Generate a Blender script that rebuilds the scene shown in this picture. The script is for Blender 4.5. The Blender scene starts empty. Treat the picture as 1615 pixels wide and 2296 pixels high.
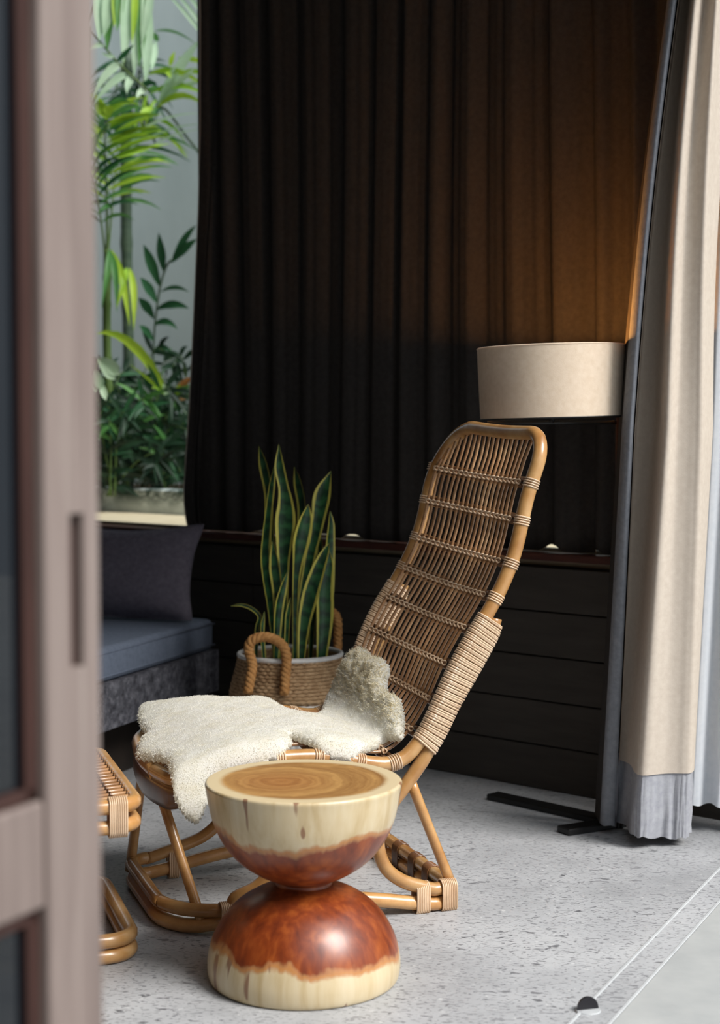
import bpy, math, random
import numpy as np
from mathutils import Vector, Matrix, noise

random.seed(7)
rng = np.random.default_rng(7)
SC = bpy.context.scene
COL = SC.collection

# ------------------------------------------------------------------ camera
FPX, CX, CY, HCAM = 3500.0, 807.5, 1148.0, 1.2
PITCH = math.atan(188.0 / FPX)
cam_d = bpy.data.cameras.new('camera')
cam = bpy.data.objects.new('camera', cam_d)
COL.objects.link(cam)
cam.location = (0, 0, HCAM)
cam.rotation_euler = (math.pi / 2 - PITCH, 0, 0)
cam_d.sensor_fit = 'VERTICAL'
cam_d.sensor_height = 36.0
cam_d.sensor_width = 36.0
cam_d.lens = FPX / 2296 * 36.0
cam_d.clip_start = 0.02
cam_d.dof.use_dof = True
cam_d.dof.focus_distance = 3.95
cam_d.dof.aperture_fstop = 2.8
SC.camera = cam

# ------------------------------------------------------------------ sky, daylight, exposure
world = bpy.data.worlds.new('world')
SC.world = world
world.use_nodes = True
wn = world.node_tree
wn.nodes.clear()
w_out = wn.nodes.new('ShaderNodeOutputWorld')
w_bg = wn.nodes.new('ShaderNodeBackground')
w_tc = wn.nodes.new('ShaderNodeTexCoord')
w_sep = wn.nodes.new('ShaderNodeSeparateXYZ')
w_ramp = wn.nodes.new('ShaderNodeValToRGB')
wn.links.new(w_tc.outputs['Generated'], w_sep.inputs[0])
wn.links.new(w_sep.outputs['Z'], w_ramp.inputs[0])
w_ramp.color_ramp.elements[0].color = (0.36, 0.40, 0.44, 1)
w_ramp.color_ramp.elements[1].color = (0.92, 1.0, 1.08, 1)
wn.links.new(w_ramp.outputs[0], w_bg.inputs[0])
w_bg.inputs[1].default_value = 1.5
wn.links.new(w_bg.outputs[0], w_out.inputs[0])

SUN_AZ = Vector((0.835, -0.55, 0)).normalized()     # overcast sun, beyond the open side of the room
SUN_EL = math.radians(47)
sun_d = bpy.data.lights.new('daylight', 'SUN')
sun_d.energy = 4.5
sun_d.angle = math.radians(26)
sun_d.color = (1.0, 0.97, 0.93)
sun = bpy.data.objects.new('daylight', sun_d)
COL.objects.link(sun)
to_sun = SUN_AZ * math.cos(SUN_EL) + Vector((0, 0, math.sin(SUN_EL)))
sun.rotation_euler = to_sun.to_track_quat('Z', 'Y').to_euler()
sun.location = to_sun * 12

SC.view_settings.view_transform = 'Standard'
SC.view_settings.look = 'None'
SC.view_settings.gamma = 1.0
SC.view_settings.use_curve_mapping = False
SC.view_settings.exposure = 0.0
SC.cycles.use_denoising = True
SC.cycles.max_bounces = 8
SC.cycles.sample_clamp_indirect = 6.0

# ------------------------------------------------------------------ helpers: points
def ray(px, py):
    cp, sp = math.cos(PITCH), math.sin(PITCH)
    a, b = px - CX, -(py - CY)
    return Vector((a, FPX * cp + b * sp, -FPX * sp + b * cp))

CAMP = Vector((0, 0, HCAM))

def fl(px, py, z=0.0):
    d = ray(px, py)
    return CAMP + d * ((z - HCAM) / d.z)

def at(px, py, y):
    d = ray(px, py)
    return CAMP + d * (y / d.y)

def onplane(px, py, p, n):
    d = ray(px, py)
    return CAMP + d * ((p - CAMP).dot(n) / d.dot(n))

def cr(pts, n, closed=False):
    """Catmull-Rom through pts, n samples per span."""
    P = [Vector(p) for p in pts]
    out = []
    m = len(P)
    spans = m if closed else m - 1
    for i in range(spans):
        if closed:
            p0, p1, p2, p3 = P[(i - 1) % m], P[i], P[(i + 1) % m], P[(i + 2) % m]
        else:
            p1, p2 = P[i], P[i + 1]
            p0 = P[i - 1] if i > 0 else p1 * 2 - p2
            p3 = P[i + 2] if i + 2 < m else p2 * 2 - p1
        for k in range(n):
            t = k / n
            out.append(0.5 * ((2 * p1) + (p2 - p0) * t + (2 * p0 - 5 * p1 + 4 * p2 - p3) * t * t + (3 * p1 - p0 - 3 * p2 + p3) * t ** 3))
    if not closed:
        out.append(P[-1].copy())
    return out

def interp(x, xs, ys):
    return float(np.interp(x, xs, ys))

# ------------------------------------------------------------------ helpers: meshes
class MB:
    def __init__(self):
        self.v, self.f, self.m, self.uv = [], [], [], None

    def add(self, v, f, mi=0):
        o = len(self.v)
        self.v.extend(Vector(p) for p in v)
        self.f.extend(tuple(i + o for i in q) for q in f)
        self.m.extend([mi] * len(f))
        return self

    def quad(self, a, b, c, d, mi=0):
        return self.add([a, b, c, d], [(0, 1, 2, 3)], mi)

    def box(self, o, ex, ey, ez, mi=0):
        """o corner, ex ey ez edge vectors."""
        o, ex, ey, ez = Vector(o), Vector(ex), Vector(ey), Vector(ez)
        v = [o, o + ex, o + ex + ey, o + ey]
        v += [p + ez for p in v]
        f = [(0, 3, 2, 1), (4, 5, 6, 7), (0, 1, 5, 4), (1, 2, 6, 5), (2, 3, 7, 6), (3, 0, 4, 7)]
        if ex.cross(ey).dot(ez) < 0:
            f = [tuple(reversed(q)) for q in f]
        return self.add(v, f, mi)

    def rbox(self, o, ex, ey, ez, r=0.004, mi=0):
        """box with every edge chamfered by r."""
        o, ex, ey, ez = Vector(o), Vector(ex), Vector(ey), Vector(ez)
        if ex.cross(ey).dot(ez) < 0:
            o, ex = o + ex, -ex
        n = [ex.normalized() * r, ey.normalized() * r, ez.normalized() * r]
        E = [ex, ey, ez]
        vid, V = {}, []
        for c in range(8):
            b = [(c >> k) & 1 for k in range(3)]
            base = o + ex * b[0] + ey * b[1] + ez * b[2]
            for ax in range(3):
                p = base.copy()
                for k in range(3):
                    if k != ax:
                        p += n[k] * (1 - 2 * b[k])
                vid[(c, ax)] = len(V)
                V.append(p)
        F = []
        cen = o + (ex + ey + ez) / 2
        def addf(ids):
            nrm = (V[ids[1]] - V[ids[0]]).cross(V[ids[2]] - V[ids[0]])
            mid = sum((V[i] for i in ids), Vector()) / len(ids)
            F.append(tuple(ids) if nrm.dot(mid - cen) > 0 else tuple(reversed(ids)))
        for ax in range(3):
            k1, k2 = [k for k in range(3) if k != ax]
            for s in (0, 1):
                cs = []
                for a, b in ((0, 0), (1, 0), (1, 1), (0, 1)):
                    cs.append(vid[((s << ax) | (a << k1) | (b << k2), ax)])
                addf(cs)
            for a in (0, 1):
                for b in (0, 1):
                    c0 = (a << k1) | (b << k2)
                    c1 = c0 | (1 << ax)
                    addf([vid[(c0, k1)], vid[(c1, k1)], vid[(c1, k2)], vid[(c0, k2)]])
        for c in range(8):
            addf([vid[(c, 0)], vid[(c, 1)], vid[(c, 2)]])
        return self.add(V, F, mi)

    def tube(self, path, r, seg=10, closed=False, caps=True, mi=0):
        P = [Vector(p) for p in path]
        n = len(P)
        R = r if hasattr(r, '__len__') else [r] * n
        T = []
        for i in range(n):
            if closed:
                t = P[(i + 1) % n] - P[i - 1]
            else:
                t = P[min(i + 1, n - 1)] - P[max(i - 1, 0)]
            T.append(t.normalized())
        ref = Vector((0, 0, 1)) if abs(T[0].z) < 0.9 else Vector((1, 0, 0))
        N = (ref - T[0] * ref.dot(T[0])).normalized()
        V, F, NN = [], [], []
        for i in range(n):
            N = (N - T[i] * N.dot(T[i])).normalized()
            NN.append(N)
        tw = 0.0
        if closed:
            Nend = (NN[-1] - T[0] * NN[-1].dot(T[0])).normalized()
            tw = math.atan2(T[0].dot(NN[0].cross(Nend)), NN[0].dot(Nend))
        for i in range(n):
            B = T[i].cross(NN[i])
            off = -tw * i / n
            for k in range(seg):
                a = 2 * math.pi * k / seg + off
                V.append(P[i] + (NN[i] * math.cos(a) + B * math.sin(a)) * R[i])
        for i in range(n if closed else n - 1):
            j = (i + 1) % n
            for k in range(seg):
                l = (k + 1) % seg
                F.append((i * seg + k, i * seg + l, j * seg + l, j * seg + k))
        if caps and not closed:
            F.append(tuple(range(seg - 1, -1, -1)))
            F.append(tuple((n - 1) * seg + k for k in range(seg)))
        return self.add(V, F, mi)

    def lathe(self, prof, cen, seg=48, mi=0, cap_top=False, cap_bot=False):
        cx, cy, cz = cen
        V, F = [], []
        for (r, z) in prof:
            for k in range(seg):
                a = 2 * math.pi * k / seg
                V.append(Vector((cx + r * math.cos(a), cy + r * math.sin(a), cz + z)))
        n = len(prof)
        for i in range(n - 1):
            for k in range(seg):
                l = (k + 1) % seg
                F.append((i * seg + k, i * seg + l, (i + 1) * seg + l, (i + 1) * seg + k))
        if cap_bot:
            F.append(tuple(range(seg - 1, -1, -1)))
        if cap_top:
            F.append(tuple((n - 1) * seg + k for k in range(seg)))
        return self.add(V, F, mi)

ORG = {}

def link_mesh(name, v, f, mats, parent=None, smooth=False, origin=None, mi=None, uv=None):
    me = bpy.data.meshes.new(name)
    if parent is not None:
        org = ORG[parent.name]
    else:
        org = Vector(origin) if origin is not None else Vector((0, 0, 0))
    me.from_pydata([tuple(Vector(p) - org) for p in v], [], f)
    for m in (mats if isinstance(mats, (list, tuple)) else [mats]):
        me.materials.append(m)
    if mi is not None and any(mi):
        me.polygons.foreach_set('material_index', mi)
    if smooth:
        me.polygons.foreach_set('use_smooth', [True] * len(me.polygons))
    if uv is not None:
        lay = me.uv_layers.new(name='uv')
        idx = np.empty(len(me.loops), dtype=np.int32)
        me.loops.foreach_get('vertex_index', idx)
        lay.data.foreach_set('uv', np.asarray(uv, dtype=np.float32)[idx].ravel())
    me.update()
    o = bpy.data.objects.new(name, me)
    COL.objects.link(o)
    if parent is not None:
        o.parent = parent
    else:
        o.location = org
    ORG[o.name] = org
    return o

def part(name, mb, mat, parent=None, smooth=True, origin=None, auto=None):
    o = link_mesh(name, mb.v, mb.f, mat, parent, smooth, origin, mb.m, mb.uv)
    if auto is not None:
        with_auto(o, auto)
    return o

def with_auto(o, deg):
    o.data.polygons.foreach_set('use_smooth', [True] * len(o.data.polygons))
    o.data.set_sharp_from_angle(angle=math.radians(deg))

def thing(name, loc, label, cat, group=None):
    o = bpy.data.objects.new(name, None)
    o.empty_display_size = 0.05
    COL.objects.link(o)
    o.location = loc
    ORG[o.name] = Vector(loc)
    o['label'] = label
    o['category'] = cat
    if group:
        o['group'] = group
    return o

def tag(o, label, cat, group=None):
    o['label'] = label
    o['category'] = cat
    if group:
        o['group'] = group
    return o

def structure(o, label=None, cat=None):
    o['kind'] = 'structure'
    if label:
        o['label'] = label
    if cat:
        o['category'] = cat
    return o

def stuff(o):
    o['kind'] = 'stuff'
    return o

# ------------------------------------------------------------------ helpers: materials
def srgb(r, g, b):
    def c(x):
        x /= 255.0
        return x / 12.92 if x <= 0.04045 else ((x + 0.055) / 1.055) ** 2.4
    return (c(r), c(g), c(b), 1.0)

class Mat:
    def __init__(self, name, rough=0.6, spec=0.4, **kw):
        self.m = bpy.data.materials.new(name)
        self.m.use_nodes = True
        self.t = self.m.node_tree
        self.b = self.t.nodes['Principled BSDF']
        self.set('Roughness', rough)
        self.set('Specular IOR Level', spec)
        for k, v in kw.items():
            self.set(k.replace('_', ' '), v)

    def set(self, k, v):
        self.b.inputs[k].default_value = v
        return self

    def n(self, kind, **kw):
        nd = self.t.nodes.new(kind)
        for k, v in kw.items():
            if k in nd.inputs.keys():
                nd.inputs[k].default_value = v
            else:
                setattr(nd, k, v)
        return nd

    def l(self, a, b):
        self.t.links.new(a, b)

    def coord(self, which='Object', scale=(1, 1, 1), rot=(0, 0, 0)):
        tc = self.n('ShaderNodeTexCoord')
        mp = self.n('ShaderNodeMapping')
        mp.inputs['Scale'].default_value = scale
        mp.inputs['Rotation'].default_value = rot
        self.l(tc.outputs[which], mp.inputs[0])
        return mp.outputs[0]

    def noise(self, vec, scale=5, detail=4, rough=0.6, dist=0.0):
        nd = self.n('ShaderNodeTexNoise')
        nd.inputs['Scale'].default_value = scale
        nd.inputs['Detail'].default_value = detail
        nd.inputs['Roughness'].default_value = rough
        nd.inputs['Distortion'].default_value = dist
        self.l(vec, nd.inputs['Vector'])
        return nd.outputs['Fac']

    def ramp(self, fac, stops):
        nd = self.n('ShaderNodeValToRGB')
        el = nd.color_ramp.elements
        while len(el) > 1:
            el.remove(el[0])
        el[0].position, el[0].color = stops[0]
        for p, c in stops[1:]:
            e = el.new(p)
            e.color = c
        self.l(fac, nd.inputs[0])
        return nd.outputs[0]

    def mix(self, fac, a, b, mode='MIX'):
        nd = self.n('ShaderNodeMix', data_type='RGBA', blend_type=mode)
        for s, i in ((fac, 0), (a, 6), (b, 7)):
            if hasattr(s, 'is_linked'):
                self.l(s, nd.inputs[i])
            else:
                nd.inputs[i].default_value = s
        return nd.outputs[2]

    def math(self, op, a, b=None, c=None, clamp=False):
        nd = self.n('ShaderNodeMath', operation=op, use_clamp=clamp)
        for i, s in enumerate((a, b, c)):
            if s is None:
                continue
            if hasattr(s, 'is_linked'):
                self.l(s, nd.inputs[i])
            else:
                nd.inputs[i].default_value = s
        return nd.outputs[0]

    def color(self, sock):
        if hasattr(sock, 'is_linked'):
            self.l(sock, self.b.inputs['Base Color'])
        else:
            self.b.inputs['Base Color'].default_value = sock
        return self

    def bump(self, h, strength=0.3, dist=0.01):
        nd = self.n('ShaderNodeBump')
        nd.inputs['Strength'].default_value = strength
        nd.inputs['Distance'].default_value = dist
        self.l(h, nd.inputs['Height'])
        self.l(nd.outputs[0], self.b.inputs['Normal'])
        return self

def simple(name, c1, c2=None, scale=8, rough=0.6, spec=0.4, bump=0.0, stretch=(1, 1, 1), lo=0.3, hi=0.7, bdist=0.01, **kw):
    m = Mat(name, rough, spec, **kw)
    v = m.coord('Object', stretch)
    f = m.noise(v, scale)
    m.color(m.ramp(f, [(lo, srgb(*c1)), (hi, srgb(*(c2 or c1)))]))
    if bump:
        m.bump(m.noise(v, scale * 3), bump, bdist)
    return m.m

M = {}

# concrete floor: grey with long dark flecks of aggregate
m = Mat('polished_concrete', 0.42, 0.45)
v = m.coord('Object')
base = m.ramp(m.noise(v, 1.6, 6, 0.65), [(0.3, srgb(150, 151, 153)), (0.52, srgb(176, 177, 179)), (0.72, srgb(196, 197, 198))])
v2 = m.coord('Object', (1, 2.2, 1), (0, 0, 0.5))
fleck = m.noise(v2, 32, 3, 0.5, 0.6)
fm = m.ramp(fleck, [(0.34, (1, 1, 1, 1)), (0.40, (0, 0, 0, 1))])
big = m.noise(v, 3.2, 2)
gate = m.ramp(big, [(0.36, (0.15, 0.15, 0.15, 1)), (0.58, (1, 1, 1, 1))])
fm2 = m.math('MULTIPLY', fm, gate)
c = m.mix(m.math('MULTIPLY', fm2, 0.85), base, srgb(78, 78, 82))
sm = m.ramp(m.noise(v2, 75, 2, 0.5, 0.3), [(0.36, (1, 1, 1, 1)), (0.42, (0, 0, 0, 1))])
c = m.mix(m.math('MULTIPLY', sm, 0.68), c, srgb(95, 95, 99))
lt = m.ramp(m.noise(v, 55, 2, 0.5), [(0.66, (0, 0, 0, 1)), (0.74, (1, 1, 1, 1))])
c = m.mix(m.math('MULTIPLY', lt, 0.45), c, srgb(222, 222, 220))
m.color(c)
rg = m.ramp(m.noise(v, 2.2, 5), [(0.3, (0.30, 0.30, 0.30, 1)), (0.7, (0.55, 0.55, 0.55, 1))])
m.l(rg, m.b.inputs['Roughness'])
m.bump(m.noise(v, 14, 6), 0.06, 0.01)
M['floor'] = m.m

M['deck'] = simple('outdoor_concrete', (158, 160, 160), (178, 179, 177), 5, 0.6, 0.35, 0.05)
M['track_strip'] = simple('track_concrete', (178, 181, 184), (214, 217, 220), 22, 0.5, 0.4, 0.05)
M['track_rail'] = simple('pale_metal', (176, 178, 180), (192, 194, 195), 20, 0.45, 0.5)
M['wall_dark'] = simple('dark_board', (62, 58, 54), (74, 69, 64), 4, 0.8, 0.2, 0.1, (1, 1, 8))
M['plaster'] = simple('grey_plaster', (84, 81, 78), (96, 93, 89), 3, 0.85, 0.2, 0.05)
M['ceiling'] = simple('ceiling_paint', (78, 72, 66), (86, 80, 74), 3, 0.9, 0.1)
m = Mat('garden_concrete', 0.85, 0.2)
v = m.coord('Object', (1, 1, 0.5))
c = m.ramp(m.noise(v, 1.3, 6, 0.6), [(0.3, srgb(176, 184, 179)), (0.7, srgb(206, 212, 207))])
m.color(c)
m.bump(m.noise(m.coord('Object'), 12, 5), 0.1, 0.01)
M['garden_wall'] = m.m
m = Mat('mossy_kerb', 0.9, 0.2)
v = m.coord('Object', (1, 1, 1.6))
mask = m.ramp(m.noise(v, 7, 7, 0.75), [(0.46, (1, 1, 1, 1)), (0.60, (0, 0, 0, 1))])
hg = m.n('ShaderNodeSeparateXYZ')
m.l(m.coord('Object'), hg.inputs[0])
mh = m.ramp(hg.outputs['Z'], [(0.03, (0.25, 0.25, 0.25, 1)), (0.085, (1, 1, 1, 1))])
c = m.mix(m.math('MULTIPLY', mask, mh), srgb(218, 228, 228), srgb(66, 82, 74))
m.color(c)
M['kerb'] = m.m
M['ledge'] = simple('pale_stone', (206, 190, 160), (222, 208, 180), 9, 0.7, 0.3, 0.04)
M['soil'] = simple('soil', (48, 40, 32), (74, 62, 48), 22, 0.95, 0.1, 0.6, bdist=0.03)
M['sill_wood'] = simple('dark_red_wood', (64, 34, 28), (84, 46, 36), 14, 0.45, 0.4, 0.05, (1, 1, 12))
M['frame_dark'] = simple('dark_frame', (40, 34, 30), (52, 44, 38), 10, 0.5, 0.4)

# weathered door timber
m = Mat('weathered_teak', 0.62, 0.3)
v = m.coord('Object', (14, 14, 0.7))
c = m.ramp(m.noise(v, 3.0, 5, 0.6, 0.5), [(0.25, srgb(104, 91, 86)), (0.5, srgb(128, 114, 108)), (0.75, srgb(144, 132, 125))])
m.color(c)
m.bump(m.noise(v, 8), 0.1, 0.004)
M['teak'] = m.m
M['teak_dark'] = simple('dark_teak', (52, 32, 28), (66, 42, 36), 10, 0.6, 0.3, 0.05, (6, 6, 0.6))
m = Mat('tinted_glass', 0.03, 0.5)
m.color((0.012, 0.016, 0.022, 1))
m.set('Transmission Weight', 0.55)
m.set('IOR', 1.45)
M['tint_glass'] = m.m
m = Mat('clear_glass', 0.0, 0.5)
m.color((0.97, 0.985, 0.98, 1))
m.set('Transmission Weight', 1.0)
m.set('IOR', 1.0)
g_tr = m.n('ShaderNodeBsdfTransparent')
g_gl = m.n('ShaderNodeBsdfGlossy', Roughness=0.02)
g_mx = m.n('ShaderNodeMixShader')
g_mx.inputs[0].default_value = 0.035
g_tr.inputs[0].default_value = (0.96, 0.975, 0.97, 1)
m.l(g_tr.outputs[0], g_mx.inputs[1])
m.l(g_gl.outputs[0], g_mx.inputs[2])
m.l(g_mx.outputs[0], m.t.nodes['Material Output'].inputs[0])
M['glass'] = m.m

def fabric(name, c1, c2, weave=900, sheen=0.0, rough=0.9, bump=0.25):
    m = Mat(name, rough, 0.15)
    v = m.coord('Object')
    f = m.noise(v, 60, 3)
    c = m.ramp(f, [(0.3, srgb(*c1)), (0.7, srgb(*c2))])
    m.color(c)
    m.bump(m.noise(v, weave * 0.4, 2), bump, 0.001)
    if sheen:
        m.set('Sheen Weight', sheen)
    return m
M['curtain_face'] = fabric('charcoal_curtain', (54, 51, 49), (65, 61, 59)).m
m = fabric('daylit_curtain_hem', (150, 151, 158), (166, 167, 172))  # same cloth as the charcoal face, its tone lightened as if in daylight
M['hem_daylit'] = m.m
M['edge_daylit'] = fabric('daylit_curtain_edge', (118, 121, 128), (134, 137, 143)).m  # face cloth once more, daylight put into its paler tone
def cloth_translucent(name, c1, c2, tint, amount):
    m = fabric(name, c1, c2)
    tr = m.n('ShaderNodeBsdfTranslucent')
    tr.inputs[0].default_value = srgb(*tint)
    mx = m.n('ShaderNodeMixShader')
    mx.inputs[0].default_value = amount
    m.l(m.b.outputs[0], mx.inputs[1])
    m.l(tr.outputs[0], mx.inputs[2])
    m.l(mx.outputs[0], m.t.nodes['Material Output'].inputs[0])
    return m.m
M['lining'] = cloth_translucent('cream_lining', (200, 187, 173), (210, 198, 184), (205, 150, 105), 0.12)
M['sheer'] = cloth_translucent('white_sheer', (226, 230, 236), (238, 240, 244), (235, 238, 242), 0.35)
M['shade'] = cloth_translucent('linen_shade', (226, 206, 182), (236, 218, 196), (255, 190, 120), 0.10)
M['shade_in'] = simple('shade_lining', (240, 225, 200), (240, 225, 200), 5, 0.8, 0.2)
M['black_metal'] = simple('black_metal', (14, 13, 13), (20, 19, 19), 20, 0.45, 0.5)
M['cushion'] = fabric('blue_grey_canvas', (98, 107, 123), (110, 119, 135)).m
M['pillow'] = fabric('mauve_grey_linen', (98, 93, 103), (116, 110, 121)).m
m = Mat('rough_stone', 0.9, 0.2)
v = m.coord('Object')
c = m.ramp(m.noise(v, 26, 6, 0.75), [(0.32, srgb(58, 58, 64)), (0.5, srgb(104, 104, 112)), (0.7, srgb(150, 150, 158))])
m.color(c)
m.bump(m.noise(v, 30, 6, 0.75), 0.9, 0.03)
M['stone'] = m.m
M['rubber'] = simple('black_rubber', (20, 18, 24), (28, 26, 32), 20, 0.35, 0.5)

def cane(name, c1, c2, c3, rough=0.28, stretch=(1, 1, 1)):
    m = Mat(name, rough, 0.5)
    info = m.n('ShaderNodeObjectInfo')
    v = m.coord('Object', stretch)
    f = m.noise(v, 9, 5, 0.6)
    c = m.ramp(f, [(0.28, srgb(*c1)), (0.5, srgb(*c2)), (0.74, srgb(*c3))])
    hs = m.n('ShaderNodeHueSaturation')
    m.l(m.math('MULTIPLY_ADD', info.outputs['Random'], 0.35, 0.82), hs.inputs['Value'])
    m.l(c, hs.inputs['Color'])
    m.color(hs.outputs[0])
    m.set('Coat Weight', 0.4)
    m.set('Coat Roughness', 0.15)
    m.bump(m.noise(v, 60, 3), 0.05, 0.002)
    return m.m
M['cane'] = cane('honey_rattan', (152, 102, 54), (182, 134, 80), (206, 166, 114))
M['cane_rod'] = cane('rattan_rod', (132, 92, 58), (166, 122, 82), (196, 156, 114))
M['cane_dark'] = cane('dark_rattan', (76, 48, 28), (98, 64, 38), (120, 80, 50))
M['cane_wrap'] = cane('pale_cane_wrap', (190, 154, 120), (214, 182, 148), (228, 200, 170), 0.4)

# turned two-tone stool timber
m = Mat('two_tone_wood', 0.34, 0.5)
tc = m.n('ShaderNodeTexCoord')
sep = m.n('ShaderNodeSeparateXYZ')
m.l(tc.outputs['Object'], sep.inputs[0])
vs = m.coord('Object', (1, 1, 0.8))
warp = m.noise(vs, 7, 4, 0.55, 0.4)
warp2 = m.noise(m.coord('Object', (1, 1, 0.25)), 24, 3, 0.5)
zz = m.math('ADD', sep.outputs['Z'], m.math('MULTIPLY_ADD', warp, 0.12, -0.06))
zz = m.math('ADD', zz, m.math('MULTIPLY_ADD', warp2, 0.03, -0.015))
up = m.ramp(zz, [(0.330, (0, 0, 0, 1)), (0.352, (1, 1, 1, 1))])
lo_ = m.ramp(zz, [(0.068, (1, 1, 1, 1)), (0.092, (0, 0, 0, 1))])
sap = m.math('MAXIMUM', up, lo_)
grain = m.noise(m.coord('Object', (10, 10, 0.9)), 3.4, 4, 0.55, 0.3)
heart = m.ramp(grain, [(0.25, srgb(86, 32, 14)), (0.5, srgb(126, 54, 20)), (0.75, srgb(164, 84, 34))])
sapc = m.ramp(grain, [(0.25, srgb(184, 158, 112)), (0.5, srgb(206, 186, 148)), (0.75, srgb(216, 200, 168))])
edge = m.math('SUBTRACT', 1.0, m.math('MULTIPLY', m.math('ABSOLUTE', m.math('SUBTRACT', sap, 0.5)), 2.0), clamp=True)
c = m.mix(sap, heart, sapc)
c = m.mix(m.math('MULTIPLY', edge, 0.7), c, srgb(190, 120, 48))
crack = m.ramp(m.noise(m.coord('Object', (1, 1, 0.12)), 26, 2, 0.4), [(0.30, (1, 1, 1, 1)), (0.325, (0, 0, 0, 1))])
c = m.mix(m.math('MULTIPLY', m.math('MULTIPLY', crack, sap), 0.75), c, srgb(120, 62, 34))
m.color(c)
m.set('Coat Weight', 0.3)
m.set('Coat Roughness', 0.24)
rr = m.ramp(m.noise(vs, 12, 4), [(0.3, (0.32, 0.32, 0.32, 1)), (0.7, (0.44, 0.44, 0.44, 1))])
m.l(rr, m.b.inputs['Roughness'])
M['stool'] = m.m

m = Mat('stool_end_grain', 0.5, 0.35)
tc = m.n('ShaderNodeTexCoord')
mp = m.n('ShaderNodeMapping')
mp.inputs['Location'].default_value = (0.05, 0.015, 0)
m.l(tc.outputs['Object'], mp.inputs[0])
sx = m.n('ShaderNodeSeparateXYZ')
m.l(mp.outputs[0], sx.inputs[0])
wr = m.noise(mp.outputs[0], 9, 4, 0.55)
rad = m.math('SQRT', m.math('ADD', m.math('POWER', sx.outputs[0], 2.0), m.math('POWER', sx.outputs[1], 2.0)))
radw = m.math('ADD', rad, m.math('MULTIPLY_ADD', wr, 0.05, -0.025))
ring = m.noise(m.n('ShaderNodeCombineXYZ').outputs[0], 5)
cx_ = m.n('ShaderNodeCombineXYZ')
m.l(m.math('MULTIPLY', radw, 26.0), cx_.inputs[0])
m.l(m.math('MULTIPLY', wr, 1.4), cx_.inputs[1])
ring = m.ramp(m.noise(cx_.outputs[0], 2.2, 3, 0.6), [(0.3, (0, 0, 0, 1)), (0.7, (1, 1, 1, 1))])
hc = m.mix(m.math('MULTIPLY', ring, 0.8), srgb(186, 142, 84), srgb(128, 86, 44))
cenm = m.ramp(radw, [(0.02, (1, 1, 1, 1)), (0.13, (0, 0, 0, 1))])
hc = m.mix(m.math('MULTIPLY', cenm, 0.5), hc, srgb(146, 86, 40))
# sapwood rim measured from the real centre of the top
s2 = m.n('ShaderNodeSeparateXYZ')
m.l(tc.outputs['Object'], s2.inputs[0])
r0 = m.math('SQRT', m.math('ADD', m.math('POWER', s2.outputs[0], 2.0), m.math('POWER', s2.outputs[1], 2.0)))
r0 = m.math('ADD', r0, m.math('MULTIPLY_ADD', wr, 0.016, -0.008))
rim = m.ramp(r0, [(0.172, (0, 0, 0, 1)), (0.186, (1, 1, 1, 1))])
c = m.mix(rim, hc, srgb(208, 188, 150))
m.color(c)
M['stool_top'] = m.m

# sheepskin
m = Mat('sheepskin_wool', 0.95, 0.1)
v = m.coord('Object')
c = m.ramp(m.noise(v, 22, 5, 0.65), [(0.3, srgb(242, 237, 220)), (0.5, srgb(248, 246, 237)), (0.7, srgb(251, 250, 245))])
m.color(c)
m.set('Sheen Weight', 0.3)
m.bump(m.noise(v, 260, 3, 0.6), 0.5, 0.004)
M['wool'] = m.m
def add_translucent(m, col, amt):
    tr = m.n('ShaderNodeBsdfTranslucent')
    tr.inputs[0].default_value = srgb(*col)
    mx = m.n('ShaderNodeMixShader')
    mx.inputs[0].default_value = amt
    m.l(m.b.outputs[0], mx.inputs[1])
    m.l(tr.outputs[0], mx.inputs[2])
    m.l(mx.outputs[0], m.t.nodes['Material Output'].inputs[0])
add_translucent(m, (250, 246, 232), 0.4)
m = Mat('long_wool_locks', 0.95, 0.1)
v = m.coord('Object')
c = m.ramp(m.noise(v, 24, 5, 0.7), [(0.30, srgb(226, 204, 156)), (0.42, srgb(246, 239, 217)), (0.7, srgb(251, 248, 238))])
m.color(c)
add_translucent(m, (248, 238, 210), 0.5)
M['wool_locks'] = m.m

# basket
m = Mat('woven_seagrass', 0.8, 0.2)
v = m.coord('Object')
f = m.noise(v, 40, 3)
m.color(m.ramp(f, [(0.3, srgb(150, 118, 84)), (0.7, srgb(196, 164, 126))]))
M['seagrass'] = m.m
M['seagrass_white'] = simple('white_seagrass', (214, 212, 208), (230, 228, 224), 40, 0.8, 0.2)
M['rope'] = simple('jute_rope', (166, 116, 66), (196, 146, 92), 60, 0.85, 0.2, 0.3, bdist=0.004)

# snake plant leaf: yellow margins across the width, bands along the length
m = Mat('snake_plant_leaf', 0.38, 0.45)
uvn = m.n('ShaderNodeUVMap', uv_map='uv')
su = m.n('ShaderNodeSeparateXYZ')
m.l(uvn.outputs[0], su.inputs[0])
nz = m.noise(m.coord('Object'), 18, 4)
du = m.math('ABSOLUTE', m.math('SUBTRACT', su.outputs[0], 0.5))
du = m.math('ADD', du, m.math('MULTIPLY_ADD', nz, 0.10, -0.05))
mar = m.ramp(du, [(0.33, (0, 0, 0, 1)), (0.37, (1, 1, 1, 1))])
bw = m.math('MULTIPLY_ADD', m.math('SINE', m.math('ADD', m.math('MULTIPLY', su.outputs[1], 120.0), m.math('MULTIPLY', nz, 14.0))), 0.5, 0.5)
gc = m.mix(bw, srgb(24, 52, 34), srgb(44, 88, 52))
m.color(m.mix(mar, gc, srgb(196, 186, 84)))
M['snake'] = m.m

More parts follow.
